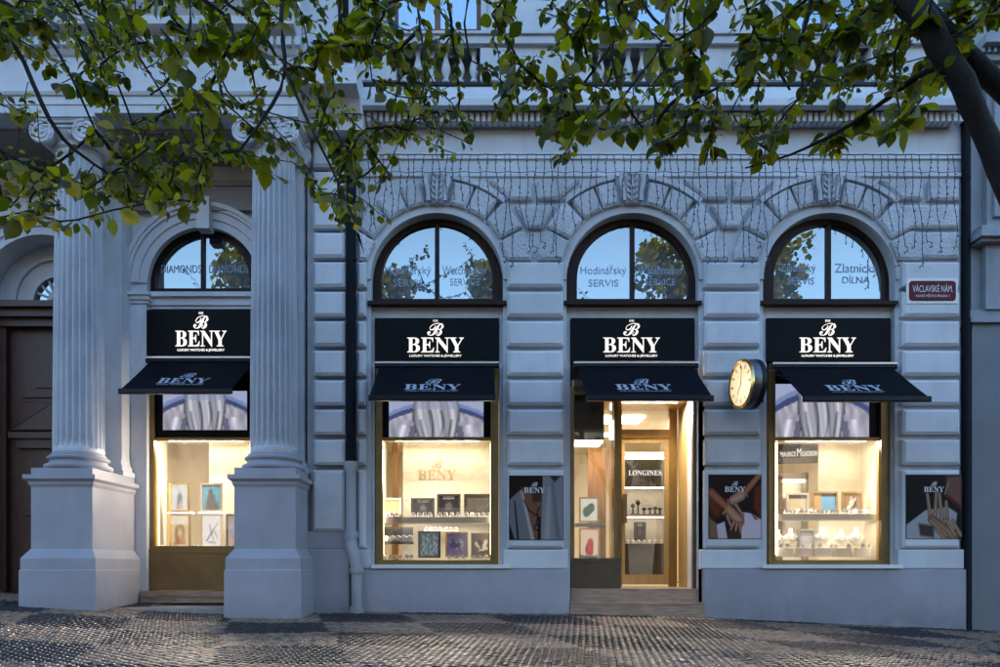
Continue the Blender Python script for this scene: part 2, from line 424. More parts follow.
mb.build('wall', WALL, B)

# mouldings over the arches, frieze, cornice
mb = MB()
for (a, b_, pr) in ((155.5, 158.5, .035), (152.5, 154, .02), (171.5, 176, .04)):
    mb.pb(358, a, 962, b_, 11-pr, 11.02)
mb.build('string_course', WALL, B)
mb = MB()
def profile_run(mb, x0, x1, prof, ret=True):
    """prof: list of (y, z) front profile swept along x, mitred back at both ends"""
    n = len(prof); xa, xb = x0, x1
    vs = []
    for (y, z) in prof: vs.append((x0-0*y, y, z))
    for (y, z) in prof: vs.append((x1, y, z))
    fs = [(i, n+i, n+i+1, i+1) for i in range(n-1)]
    fs += [tuple(range(n))[::-1], tuple(range(n, 2*n))]
    mb.add(vs, fs)
def prof_px(lst): return [(d-11, Z(py, d)) for py, d in lst]
main_c = prof_px([(128, 11.02), (128, 10.97), (124.5, 10.95), (122.5, 10.90), (122, 10.84), (111, 10.84), (109.5, 10.78), (107.5, 10.74)])+\
    [(10.72-11, Z(105.2, 10.6)), (10.60-11, Z(105, 10.6)), (10.60-11, Z(98, 10.6)), (10.63-11, Z(97, 10.63)), (10.66-11, Z(92, 10.66)), (10.76-11, Z(86, 10.76)), (10.78-11, Z(84, 10.78)), (11.3-11, Z(84, 10.78))]
profile_run(mb, X(356, 10.6), X(966, 10.6), main_c)
co = mb.build('cornice', WALL, B)
mb = MB()
x = 361
while x < 962:
    mb.pb(x, 112.3, x+3.6, 121, 10.77, 10.9); x += 6.05
mb.build('dentils', WALL, co)
# balustrade zone
mb = MB()
mb.pb(350, 82, 970, 85, 10.72, 11.6)
mb.build('balcony_ledge', BLACK, B)
BAL = part('balustrade', B)
mb = MB()
segs = [(350, 396), (480, 592), (673, 789), (869, 966)]
for a, b_ in segs:
    mb.pb(a, 47, b_, 82, 10.92, 11.4)
    mb.pb(a+1, 44, b_-1, 80, 10.89 if b_-a < 60 else 10.90, 10.93)
for c in (487, 500, 585, 680, 782, 878): mb.pb(c-6.5, 48, c+6.5, 80, 10.86, 10.95)
profile_run(mb, X(350, 10.85), X(966, 10.85), prof_px([(48, 11.5), (48, 10.90), (45, 10.88), (43, 10.82), (36, 10.82), (34, 10.86), (33, 11.5)]))
mb.pb(350, 30.5, 966, 33, 10.78, 11.6)
mb.build('parapet', WALL, BAL)
mb = MB()
bp = [(.055, 0), (.055, .03), (.03, .045), (.045, .09), (.072, .16), (.066, .22), (.036, .33), (.03, .38), (.045, .40), (.05, .43), (.05, .49)]
for a, b_ in ((396, 480), (592, 673), (789, 869)):
    c = a+8
    while c < b_-3:
        mb = MB(); mb.lathe([(r, h*(Z(48, 11)-Z(82, 11))/.49) for r, h in bp], (X(c, 11.02), .02, Z(82, 11)), 10); mb.build('baluster', WALL, BAL, smooth=True); c += 14
mb = MB()
mb.pb(350, 46, 966, 83, 11.32, 11.4)
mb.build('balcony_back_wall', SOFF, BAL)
# upper storey
mb = MB()
wins = [(397, 478), (598, 668), (788, 863)]
lo, hi, dd = 31, -160, 11.25
prev = 345
for a, b_ in wins:
    mb.pb(prev, hi, a-3, lo, dd, 12.2)
    for k in (8, 16, 24): mb.pb(a-3-k, hi, a-3-k+5, lo, dd-.03-.0*k, dd+.01)
    for k in (3, 11, 19): mb.pb(b_+k, hi, b_+k+5, lo, dd-.03, dd+.01)
    prev = b_+3
mb.pb(prev, hi, 966, lo, dd, 12.2)
mb.box(X(330), X(970), .25, 1.2, Z(hi, dd), Z(hi-50, dd))
mb.build('upper_wall', WALL, B)
for a, b_ in wins:
    w = part('upper_window', B)
    mb = MB()
    m = (a+b_)/2
    for c0, c1 in ((a-3, a+1), (m-2.8, m+2.8), (b_-1.5, b_+3)): mb.pb(c0, hi, c1, lo, dd+.10, dd+.2)
    mb.pb(a-3, lo-2, b_+3, lo+1, dd+.09, dd+.2)
    mb.build('frame', UPW, w)
    mb = MB(); mb.pb(a, hi, b_, lo, dd+.14, dd+.15); mb.build('pane', UGLASS, w)
    mb = MB(); mb.pb(a-2, hi, b_+2, lo, dd+.4, dd+.42); mb.build('curtain', CURT, w)

# rusticated piers
BL = [(262, 285.5), (291.5, 315), (321, 344.5), (350.5, 374), (380, 403.5), (409.5, 433), (439.5, 463.5), (470, 547)]
def pier(x0, x1, d=11.0, blocks=BL, plinth=(-.6,), base=True, name='pier'):
    pp = part(name, B)
    for a, b_ in blocks:
        mb = MB(); mb.rblock(X(x0, d-.11)+rnd.uniform(-.004, .004), X(x1, d-.11)+rnd.uniform(-.004, .004), Z(b_+1.2, d-.11), Z(a, d-.11), d-11, d-11-.125-rnd.uniform(0, .006), .040); mb.build('stone_block', WALL, pp)
    if base: mb = MB(); mb.rblock(X(x0-4, d-.1), X(x1+4.5, d-.1), Z(569, d-.1), Z(549.5, d-.1), d-11, d-11-.10, .016); mb.build('base_block', WALL, pp)
    return pp
pier(507.5, 563.5); pier(704.5, 760.5); pier(902.5, 960)
pier(357, 366)
pier(313, 345, 10.93, [(y0-120+0, y1-120) for y0, y1 in ((262, 285.5), (291.5, 315))]+[(203, 226.5), (232.5, 256)]+BL[:-1]+[(470, 530)], base=False)
# plinth
mb = MB()
zb = -.9
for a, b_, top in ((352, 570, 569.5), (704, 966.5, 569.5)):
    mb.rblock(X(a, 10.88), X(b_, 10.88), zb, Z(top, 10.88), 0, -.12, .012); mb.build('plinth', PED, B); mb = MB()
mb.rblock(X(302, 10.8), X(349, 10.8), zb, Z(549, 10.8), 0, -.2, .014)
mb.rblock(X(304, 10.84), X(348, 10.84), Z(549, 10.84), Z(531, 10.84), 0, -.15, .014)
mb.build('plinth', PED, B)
mb = MB()
for cx in (437, 829):
    mb = MB(); mb.pb(cx-66, 564.5, cx+74, 568.4, 10.84, 11.3); mb.build('window_ledge', WHITE, B)

# arch surrounds: archivolt, voussoirs, panels, keystone
def vous(cx, a0, a1, r0, r1, n=3, side=1):
    pts = []
    for i in range(n+1):
        a = R(a0+(a1-a0)*i/n); pts.append((cx+side*r0*math.sin(a), SP-r0*math.cos(a)))
    for i in range(n, -1, -1):
        a = R(a0+(a1-a0)*i/n); pts.append((cx+side*r1*math.sin(a), SP-r1*math.cos(a)))
    return pts
D_ = 10.90
def w2(pts): return [(X(a, D_), Z(b_, D_)) for a, b_ in pts]
for i, cx in enumerate(CXS):
    S = part('arch_surround', B)
    mb = MB()
    mb.ring(arc(cx, 74, SP, None, 11), arc(cx, 66.2, SP, None, 11), -.035, .01)
    mb.ring(arc(cx, 75.5, SP, None, 11), arc(cx, 73.8, SP, None, 11), -.05, .01)
    mb.build('archivolt', WALL, S)
    mb = MB()
    for sd in (-1, 1):
        lim = 97.0
        if i == 0 and sd == -1: lim = 78.5
        for (a0, a1, r0, r1) in ((9.5, 21.6, 77, 100.5), (23, 37.5, 77, 100.5)):
            mb = MB(); mb.pblock(w2(vous(cx, a0, a1, r0, r1, 3, sd)), 0, -.115, .036); mb.build('voussoir', ROCK, S)
        c = lambda dx, py: (cx+sd*min(dx, lim), py)
        mb = MB(); mb.pblock(w2([c(49.5, 220), c(66.5, 201.5), c(69, 202), c(85, 226), c(81.5, 228.5), c(63, 238)]), 0, -.115, .036); mb.build('voussoir', ROCK, S); mb = MB()
        mb.pblock(w2([c(62.5, 241.5), c(82, 231), c(87, 230.5), c(95, 252), c(94, 259.5), c(70, 259.5)]), 0, -.115, .036); mb.build('voussoir', ROCK, S)
        # moulded outer arc
        if lim > 80:
            mb = MB(); po = [(cx+sd*106.5*math.sin(R(a)), SP-106.5*math.cos(R(a))) for a in [9+ (41-9)*k/12 for k in range(13)]]
            pi_ = [(cx+sd*101.5*math.sin(R(a)), SP-101.5*math.cos(R(a))) for a in [9+(41-9)*k/12 for k in range(13)]]
            mb.ring(w2(po), w2(pi_), -.13, 0); mb.build('outer_moulding', ROCK, S)
        # panels between the arch and the next
        if lim > 80:
            mb = MB(); mb.pblock(w2([c(31, 178.5), c(95.5, 178.5), c(95.5, 198.5), c(72, 198.5), c(50, 184)]) if False else w2([c(52, 179), c(95, 179), c(95, 198.5), c(73.5, 198.5)]), 0, -.10, .032); mb.build('spandrel_block', ROCK, S)
    mb = MB()
    mb.pblock(w2([(cx-9.5, 172), (cx+9.5, 172), (cx+8, 204), (cx-8, 204)]), 0, -.13, .015)
    for sd in (-1, 1):
        mb.tube([P(cx+sd*10.5, 174, 10.85), P(cx+sd*11.5, 182, 10.83), P(cx+sd*9, 190, 10.84), P(cx+sd*8.5, 201, 10.85)], [.035, .04, .028, .035], 8)
    for k in range(5):
        z0_ = 200-k*6
        for sd in (-1, 1):
            mb.tube([P(cx, z0_, 10.85), P(cx+sd*3.5, z0_-2.5, 10.82), P(cx+sd*(6.2-k*.4), z0_-6.5, 10.85)], [.012, .022, .008], 5)
    mb.tube([P(cx, 202, 10.85), P(cx, 190, 10.83), P(cx, 175, 10.85)], [.018, .02, .012], 6)
    mb.build('keystone', WALL2, S, smooth=True)
mb = MB()
for cx in (535, 731.5):
    mb.pblock([(X(a, D_), Z(b_, D_)) for a, b_ in ((cx-20, 204.5), (cx+20, 204.5), (cx+8, 227), (cx-8, 227))], 0, -.10, .032); mb.build('spandrel_panel', ROCK, B); mb = MB()
for a, b_, t, u in ((930, 960, 179, 199), (903, 960, 204.5, 227), (916, 960, 231.5, 257)):
    mb = MB(); mb.rblock(X(a, D_), X(b_, D_), Z(u, D_), Z(t, D_), 0, -.10, .032); mb.build('spandrel_panel', ROCK, B)
for a, b_, t, u in ((359, 368, 204.5, 227), (359, 366, 231.5, 257)):
    mb = MB(); mb.rblock(X(a, D_), X(b_, D_), Z(u, D_), Z(t, D_), 0, -.06, .012); mb.build('spandrel_panel', ROCK, B)

# jamb linings and window heads inside each opening, arch windows
def arch_window(cx, ro, ri, sp, bot, d, lines, mull=2.2, depth=.1):
    A = part('arch_window', B)
    mb = MB()
    mb.ring(arc(cx, ro, sp, bot, d), arc(cx, ri, sp, bot-1, d), d-11, d-11+depth)
    mb.pb(cx-mull, sp-ri-1, cx+mull, bot, d+.01, d+depth-.01)
    mb.pb(cx-ro, bot-3.2, cx+ro, bot, d-.003, d+depth+.01)
    mb.build('frame', BROWN, A)
    mb = MB(); pts = arc(cx, ri+1, sp, bot-2, d+.05); mb.add([(x, d-11+.05, z) for x, z in pts], [tuple(range(len(pts)))])
    mb.build('pane', AGLASS, A)
    mb = MB(); pts = arc(cx, ri+3, sp, bot, d+.2); mb.add([(x, d-11+.3, z) for x, z in pts], [tuple(range(len(pts)))])
    mb.build('blind', BLIND, A)
    mb = MB()
    for txt, px, py, w, h in lines:
        text(mb, txt, (X(px, d+.045), d+.043-11, Z(py+h/2, d+.045)), UX, UZ, w*d/F, h*d/F, 0, 0)
    mb.build('lettering', LETG, A)
L2 = lambda c: [('Hodinářský', c-29, 271, 46, 11), ('SERVIS', c-29, 283, 30, 7), ('Watchmaker', c+28, 270, 46, 8.5), ('SERVICE', c+28, 282, 30, 7)]
lin = [L2(437), L2(632.5), [('Zlatnický', 829-31, 269, 36, 10.5), ('SERVIS', 829-28, 281, 27, 7), ('Zlatnická', 829+27, 268, 42, 9), ('DÍLNA', 829+27, 279, 27, 8.5)]]
for cx, ll in zip(CXS, lin): arch_window(cx, 65.5, 55.5, SP, 302, 11.16, ll)
mb = MB()
for i, cx in enumerate(CXS):
    mb = MB(); mb.pb(cx-69.5, 300.5, cx+69.5, 304, 10.93, 11.3); mb.build('arch_window_sill', BROWN, B)
mb = MB()
for i, cx in enumerate(CXS):
    mb = MB(); mb.pb(cx-66.3, 304, cx+66.3, 318, 11.1, 11.4)
    mb.pb(cx-66.3, 306, cx+66.3, 309, 11.07, 11.12)
    for sd in (-1, 1):
        a, b_ = sorted((cx+sd*62.4, cx+sd*67.2)); mb.pb(a, 318, b_, 566 if i != 1 else 625, 11.08, 11.5)
    mb.build('jamb', WALL, B)

# ------------------------------------------------ portico: columns, entablature, recessed wall
def column(Xc):
    C = part('column', B)
    yc = 10.6-11
    mb = MB()
    def sq(h, z0, z1, h1=None): 
        h1 = h1 or h
        mb.add([(Xc-h, yc-h, z0), (Xc+h, yc-h, z0), (Xc+h, yc+h+.6, z0), (Xc-h, yc+h+.6, z0), (Xc-h1, yc-h1, z1), (Xc+h1, yc-h1, z1), (Xc+h1, yc+h1+.6, z1), (Xc-h1, yc+h1+.6, z1)],
               [(0, 3, 2, 1), (4, 5, 6, 7), (0, 1, 5, 4), (1, 2, 6, 5), (2, 3, 7, 6), (3, 0, 4, 7)])
    sq(.535, -.4, .63); sq(.535, .63, .645, .522); sq(.522, .645, .80); sq(.522, .80, .935, .432)
    sq(.430, .935, 1.80); sq(.430, 1.80, 1.84, .452); sq(.456, 1.84, 1.875); sq(.456, 1.875, 1.91, .50); sq(.505, 1.91, 1.97)
    sq(.43, 1.972, 2.07)
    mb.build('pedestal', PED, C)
    mb = MB()
    mb.lathe([(.40, 2.07), (.44, 2.085), (.452, 2.115), (.44, 2.145), (.40, 2.155), (.395, 2.17), (.37, 2.19), (.375, 2.21), (.405, 2.225), (.41, 2.25), (.39, 2.27), (.36, 2.275), (.36, 2.30), (.325, 2.34)], (Xc, yc, 0), 48)
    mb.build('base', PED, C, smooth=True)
    mb = MB(); nf = 24; per = 10; vs = []; hs = [2.33, 2.38, 2.42, 2.5, 3.5, 4.5, 5.5, 6.2, 6.55, 6.62, 6.66]
    for hi_, h in enumerate(hs):
        t = (h-2.33)/(6.66-2.33); r = .336-.042*t**1.6
        fl = 0 if hi_ < 2 or hi_ > 8 else (.5 if hi_ in (2, 8) else 1)
        for k in range(nf*per):
            a = 2*math.pi*k/(nf*per); q = (k % per)/per
            dep = 0 if q < .18 else math.sqrt(max(0, 1-((q-.59)/.41)**2))*.075*fl
            rr = r-dep; vs.append((Xc+rr*math.cos(a), yc+rr*math.sin(a), h))
    n = nf*per
    mb.add(vs, [(i*n+j, i*n+(j+1) % n, (i+1)*n+(j+1) % n, (i+1)*n+j) for i in range(len(hs)-1) for j in range(n)])
    mb.build('shaft', WALL2, C)
    # ionic capital
    mb = MB()
    mb.lathe([(.30, 6.64), (.33, 6.67), (.30, 6.70), (.30, 6.74), (.37, 6.80), (.40, 6.86), (.38, 6.9)], (Xc, yc, 0), 40)
    for f in range(14):
        a = 2*math.pi*f/14; mb.lathe([(.0, 0), (.025, .02), (.035, .06), (.02, .10), (0, .11)], (Xc+.37*math.cos(a), yc+.37*math.sin(a), 6.76), 8)
    mb.box(Xc-.40, Xc+.40, yc-.37, yc+.4, 6.90, 6.965)
    mb.box(Xc-.46, Xc+.46, yc-.44, yc+.44, 6.985, 7.04)
    mb.box(Xc-.43, Xc+.43, yc-.41, yc+.41, 6.96, 6.99)
    for sd in (-1, 1):
        cx_, cz_ = Xc+sd*.30, 6.80
        mb.lathe([(.165, -.40), (.165, -.385), (.13, -.30), (.11, 0), (.13, .3), (.165, .385), (.165, .40)], (cx_, yc, cz_), 24, 'y')
        for fr in (-1, 1):
            pts = []; rr = []
            for k in range(52):
                t = k/51; a = R(90)-sd*0+(-sd)*(-1)*t*2*math.pi*2.4; r = .155*(1-t)**.85+.018
                pts.append((cx_+r*math.cos(a if sd > 0 else math.pi-a)*1.0, yc+fr*.405, cz_+r*math.sin(a)))
                rr.append(.017*(1-.55*t))
            mb.tube(pts, rr, 5)
            mb.lathe([(0, -.02), (.03, -.012), (.03, .012), (0, .02)], (cx_, yc+fr*.41, cz_), 10, 'y')
    for fr in (-1, 1):
        for k, zz in enumerate((6.955, 6.885)):
            mb.tube([(Xc-.30, yc+fr*.405, zz), (Xc-.1, yc+fr*.40, zz-.02), (Xc+.1, yc+fr*.40, zz-.02), (Xc+.30, yc+fr*.405, zz)], .016, 6)
    mb.build('capital', WALL2, C, smooth=True)
    return C
c1 = column(X(79, 10.6)); 
XC1, XC2 = X(79, 10.6), X(274, 10.6)
c2 = dup(c1, None, None, B); c2.location = (XC2-XC1, 0, 0)
# pilasters behind the columns
for xc, yb in ((XC1, .45), (XC2, .45)):
    mb = MB()
    mb.box(xc-.33, xc+.36, .12 if xc == XC1 else -.13, yb, 2.07, 6.66)
    yy = .12 if xc == XC1 else -.13
    for h, (w_, p_) in zip((2.07, 2.16, 2.24), ((.44, .11), (.40, .07), (.37, .04))): mb.box(xc-w_, xc+w_, yy-p_, yb, h, h+.078)
    mb.box(xc-.40, xc+.43, yy-.06, yb, 6.66, 6.72); mb.box(xc-.44, xc+.48, yy-.1, yb, 6.92, 7.04)
    for sd in (-1, 1): mb.lathe([(.15, -.08), (.15, .3)], (xc+.015+sd*.33, yy, 6.80), 20, 'y')
    mb.build('pilaster', WALL2, B)
# recessed portico wall d=11.45 with arch 1
mb = MB()
d1 = 11.45
wall_bay(mb, 96, 306, 202.5, 55.5, 282, None, 40, -.3, d1, .32)
# arch of the old portal, centre px 58 at d 12.1
wall_bay(mb, -60, 96, 40, 62, 296, None, 40, -.3, d1, .45)
mb.box(X(306, 11.0), X(306, 11.0)+.02, -.0, .47, -.3, 7.4)
mb.box(X(-60, d1)-3.5, X(-60, d1), .45, 1.2, -.3, 7.4)
mb.build('portico_wall', WALL, B)
mb = MB()
for cx, r, sp, ro in ((202.5, 55.5, 282, 78), (40, 62, 296, 84)):
    for (r0, r1, pr) in ((r, r+8, .03), (r+8, r+16, .06), (r+16, ro, .10), (ro-3.5, ro+.8, .13)):
        mb.ring(arc(cx, r1, sp, None, d1-.05), arc(cx, r0+.15, sp, None, d1-.05), d1-11-pr, d1-11+.01)
mb.pb(189+7, 196, 209, 228, d1-.2, d1)
mb.build('archivolt', WALL, B)
mb = MB()
# imposts and jambs of window one
for sd in (-1, 1):
    a, b_ = sorted((202.5+sd*54.5, 202.5+sd*80))
    mb.pb(a, 291, b_, 294, d1-.16, d1+.1); mb.pb(a, 294.2, b_, 299, d1-.12, d1+.1); mb.pb(a+.5, 299, b_-.5, 303, d1-.09, d1+.1)
    mb.pb(a+1.5, 303, b_-1.5, 604, d1-.06, d1+.1)
mb.build('impost', WALL, B)
arch_window(202.5, 55, 47, 281, 291.5, d1+.12, [('DIAMONDS', 181, 269, 40, 8), ('DIAMONDS', 229, 269, 40, 8)], 1.8)
mb = MB()
mb.pb(146, 291.5, 259, 296, d1-.03, d1+.3)
mb.pb(146, 296, 259, 305, d1+.03, d1+.3); mb.pb(146, 305, 259, 309, d1+.06, d1+.3)
mb.build('window_transom', WALL, B)
# entablature of the portico
mb = MB()
xa, xb = X(-230, 10.2), XC2+.46
prof = [(.46, 7.042), (-.83, 7.042), (-.83, 7.15), (-.845, 7.152), (-.845, 7.262), (-.87, 7.27), (-.89, 7.31), (-.80, 7.32), (-.80, 7.84), (-.83, 7.86), (-.86, 7.9), (-.86, 8.05), (-.92, 8.08), (-1.03, 8.12), (-1.05, 8.13), (-1.05, 8.24), (-1.09, 8.30), (-1.14, 8.38), (-1.14, 8.42), (.46, 8.42)]
profile_run(mb, xa, xb, prof)
e = mb.build('portico_entablature', WALL, B)
mb = MB(); x = xa+.03
while x < xb: mb.box(x, x+.075, -.93, -.85, 7.93, 8.04); x += .125
mb.build('dentils', WALL, e)
mb = MB()
# cornice return above the rusticated strip beside column two
prof = [(0, 7.05), (-.42, 7.05), (-.42, 7.20), (-.50, 7.24), (-.60, 7.40), (-.87, 7.43), (-.87, 7.67), (-.80, 7.75), (-.6, 7.76), (0.2, 7.76)]
profile_run(mb, xb+.01, X(356, 10.1), prof)
mb.box(xb+.01, X(356, 10.3)-.25, -.05, .2, 6.9, 8.6)
mb.box(xb+.01, X(350), -.60, .3, 7.78, 9.6)
mb.build('cornice_return', WALL, B)
mb = MB()
mb.box(xa, X(306), -.45, .47, 7.0, 7.041)
mb.box(xa, XC1-.4, .30, .47, 6.55, 6.62); mb.box(XC1+.4, XC2-.4, .30, .47, 6.62, 6.70); mb.box(XC1+.4, XC2-.4, .33, .46, 6.25, 6.62)
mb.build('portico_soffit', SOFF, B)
mb = MB()
mb.box(xa, X(345), .3, 1.5, 8.42, 12.0); mb.box(xa, XC2+.5, -.85, .3, 8.44, 8.9); 
mb.build('upper_left_wall', WALL, B)
# the rest of the building's body: closed roof, ends and back so no sky leaks in
mb = MB()
mb.box(X(-420), X(1000), 7.0, 7.3, -1.0, 13); mb.box(X(-420), X(1000), 1.25, 7, 12.8, 13)
mb.box(X(-420), X(-415), .5, 7, -1, 13); mb.box(X(972), X(975), .4, 7, -1, 13); mb.box(X(-420), X(-60, d1)-3.4, .45, .7, -1, 13)
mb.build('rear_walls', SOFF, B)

# portal door at far left
PD = part('portal_door', B)
dp = 11.88
mb = MB()
mb.pb(-60, 300, 112, 306, dp-.3, dp+.1); mb.pb(-60, 306, 112, 316, dp-.2, dp+.1); mb.pb(-60, 316, 112, 326, dp-.1, dp+.1)
mb.pb(-40, 326, 6, 606, dp-.04, dp+.1); mb.pb(100, 326, 130, 606, dp-.04, dp+.1)
mb.build('frame', DOORW, PD)
mb = MB()
mb.pb(-40, 326, 104, 606, dp+.06, dp+.14)
for k, (a, t, b_, u) in enumerate(((17, 343, 90, 402), (17, 455, 90, 520), (17, 530, 90, 592))):
    for q, pr in enumerate((0, .03, .0, .035)):
        g = q*6.0; mb.pb(a+g, t+g*.8, b_-g, u-g*.8, dp+.05-pr-q*.012, dp+.07)
pz = [(X(8, dp), Z(432, dp)), (X(100, dp), Z(432, dp)), (X(54, dp), Z(403, dp))]
mb.pblock(pz, dp-11+.08, dp-11-.06, .03)
mb.pb(8, 432, 100, 438, dp-.08, dp+.08); mb.pb(16, 438, 92, 448, dp-.02, dp+.08)
mb.build('door_leaf', DOORW, PD)
mb = MB()
# fanlight: stepped tympanum arcs, pale stone with dark glass
for r0, r1, y_ in ((72, 96, -.12), (56, 72.2, -.05), (40, 56.2, .03), (24, 40.2, .08)):
    mb.ring(arc(56, r1, 300, None, dp), arc(56, r0, 300, None, dp), dp-11+y_-.04, dp-11+.3)
for a in (20, 45, 70, 110, 135, 160):
    mb.tube([P(56+8*math.cos(R(a)), 300-8*math.sin(R(a)), dp+.1), P(56+26*math.cos(R(a)), 300-26*math.sin(R(a)), dp+.1)], .02, 6)
mb.ring(arc(56, 12, 300, None, dp), arc(56, 7, 300, None, dp), dp-11+.08, dp-11+.14)
mb.build('fanlight_tracery', WALL, PD)
mb = MB(); pts = arc(50, 50, 301, None, dp+.1); mb.add([(x, dp-11+.12, z) for x, z in pts], [tuple(range(len(pts)))]); mb.build('fanlight_pane', UGLASS, PD)
mb = MB(); mb.pb(-90, 180, 150, 301, dp+.35, dp+.4); mb.pb(-90, 301, 150, 620, dp+.16, dp+.2); mb.build('backing', BLACK, PD)

# ------------------------------------------------ shop windows
def shop_window(cx, d, left, right, top, bot, glass_in=6.5, lower=None):
    W = part('shop_window', B)
    mb = MB()
    mb.pb(left, top, left+glass_in, bot, d, d+.14); mb.pb(right-glass_in-1.5, top, right, bot, d, d+.14)
    mb.pb(left, bot-5.5, right, bot, d-.004, d+.15); mb.pb(left+1, 437.5, right-1, 440.5, d+.02, d+.12)
    for a in (left+glass_in-1.5, right-glass_in-1.2): mb.pb(a, top, a+1.3, bot-5, d-.012, d+.02)
    if lower: mb.pb(left, bot-1, right, lower, d-.01, d+.14); mb.pb(left-1, bot-2, right+1, bot+1.5, d-.03, d+.15)
    mb.build('frame', GOLD, W)
    mb = MB(); mb.pb(left+3, top, right-3, 437.6, d+.06, d+.14); mb.build('screen_surround', SIGNB, W)
    mb = MB(); mb.pb(left+glass_in-1, 440, right-glass_in, bot-5, d+.06, d+.068); mb.build('pane', GLASS, W)
shop_window(437, 11.12, 376, 498.5, 362, 565.5)
shop_window(828, 11.12, 769, 889, 362, 565.5)
shop_window(202, 11.5, 147.5, 258, 355, 551.5, 6.5, 590)
mb = MB()
mb.pb(140, 591, 262, 603, 11.3, 11.7); mb.pb(141, 594, 262, 596.4, 11.27, 11.33)
mb.build('window_step', STEP, B)
mb = MB(); zz = ground(-4.3, .0)+.012
mb.box(XC1+.5, XC2-.5, -.55, .5, -.2, zz+.03); mb.build('threshold_slab', STEPL, B)

# niches (display boxes) behind glass: floor, back, sides, ceiling lamp
LIGHTS = []
def area(name, loc, sx, sy, power, colr=(1, .86, .68), rot=(0, 0, 0), spread=180):
    l = bpy.data.lights.new(name, 'AREA'); l.spread = R(spread); l.shape = 'RECTANGLE'; l.size = sx; l.size_y = sy; l.energy = power*KA; l.color = colr
    o = bpy.data.objects.new(name, l); o.location = loc; o.rotation_euler = rot; col.objects.link(o); return o
def niche(px0, px1, top, bot, df, db, back=True, lamp=14, shelves=(), backx=None, right=True, left=True, spill=6, side=.5):
    """interior of a display window, measured at glass depth df"""
    Nn = part('display_niche', B)
    x0, x1 = X(px0, df), X(px1, df); z1, z0 = Z(top, df), Z(bot, df); y0, y1 = df-11, db-11
    mb = MB()
    mb.box(x0-.02, x1+.02, y0, y1, z0-.05, z0)
    if left: mb.box(x0-.04, x0, y0, y1, z0, z1)
    if right: mb.box(x1, x1+.04, y0, y1, z0, z1)
    if back:
        bx = X(backx, db) if backx else x0
        mb.box(bx, x1+.02, y1, y1+.04, z0, z1)
    mb.box(x0-.02, x1+.02, y0, y1, z1, z1+.05)
    mb.build('lining', CREAM, Nn)
    mb = MB(); mb.box(x0+.08, x1-.08, y0+.10, y0+.16, z1-.03, z1-.004)
    mb.build('lamp_strip', LAMPS, Nn)
    for (sy, sh, dep) in shelves:
        mb = MB(); mb.box(x0+.01, x1-.01, y0+.06, y0+.06+dep, Z(sy+sh, df+.06), Z(sy, df+.06)); mb.build('shelf', SHELF, Nn)
        area('shelf_light', ((x0+x1)/2, y0+.06+dep*.5, Z(sy+sh, df+.06)-.012), (x1-x0)*.85, dep*.5, lamp*.6)
    area('niche_light', ((x0+x1)/2, (y0+y1)/2, z1-.07), (x1-x0)*.85, (y1-y0)*.4, lamp*.55)
    area('street_fill_light', ((x0+x1)/2, y0+.12, z1-.085), (x1-x0)*.75, .06, lamp*spill, rot=(R(-42), 0, 0), spread=170)  # added fill light, tilted outward to brighten the pavement; not an actual shop spotlight
    for sd, xx in ((-1, x1-.03), (1, x0+.03)):
        mb = MB(); mb.box(xx-.012, xx+.012, y0+.012, y0+.03, z0+.1, z1-.1); mb.build('side_lamp', LAMPS, Nn)
        a_ = area('side_light', (xx, y0+.045, (z0+z1)/2), .04, (z1-z0)*.8, lamp*side)
        a_.rotation_euler = Vector((sd*.75, -.62, -.1)).to_track_quat('-Z', 'Y').to_euler()
    return Nn
niche(381, 493, 436, 561, 11.26, 11.85, shelves=((517, 6, .34),), backx=403, lamp=13)
niche(775, 884, 436, 561, 11.26, 11.95, shelves=((514, 6, .34),), backx=819, lamp=13)
niche(153, 252, 436, 549, 11.64, 12.15, backx=209, lamp=11, right=False, left=True, spill=7, side=.8)
a_ = area('pedestal_fill_light', (X(237, 11.62), .60, Z(498, 11.62)), .16, 1.4, 75, spread=150); a_.rotation_euler = Vector((-.80, -.58, -.1)).to_track_quat('-Z', 'Y').to_euler()  # extra fill light without a fitting, added to warm the left pedestal's side
# showroom behind
SR = part('showroom', B)
mb = MB()
mb.box(X(120), X(960), .9, 6.0, Z(590)-.1, Z(590)-.02)
mb.build('floor', CREAM2, SR)
mb = MB(); mb.box(X(120), X(960), .62, 6.0, Z(392), Z(392)+.1); mb.build('ceiling', CREAM2, SR)
mb = MB(); mb.box(X(120), X(960), 5.9, 6.0, Z(590), Z(392)); mb.box(X(958), X(962), .9, 6, Z(590), Z(392)); mb.box(X(118), X(121), .9, 6, Z(590), Z(392)); mb.build('back_wall', CREAM2, SR)
mb = MB()
for (xa_, ya_, xb_, yb_) in ((-4.6, 1.6, -3.6, 1.75), (-4.6, 2.4, -3.2, 2.6), (-4.6, 3.4, -3.2, 3.6), (-1.9, 2.2, -1.0, 2.5), (1.9, 1.7, 2.75, 2.3), (2.2, 3.4, 3.4, 3.6), (4.6, 2.6, 5.6, 2.8), (4.4, 4.0, 6.0, 4.2), (-1.9, 3.9, -.4, 4.1)):
    mb.box(xa_, xb_, ya_, yb_, Z(392)-.03, Z(392)-.004)
mb.build('ceiling_lamp', LAMPW, SR)
mb = MB(); mb.box(-1.60, -1.50, 1.1, 1.2, Z(590), Z(392)); mb.box(-3.55, -3.45, 2.0, 2.1, Z(590), Z(392)); mb.build('post', WOOD, SR)
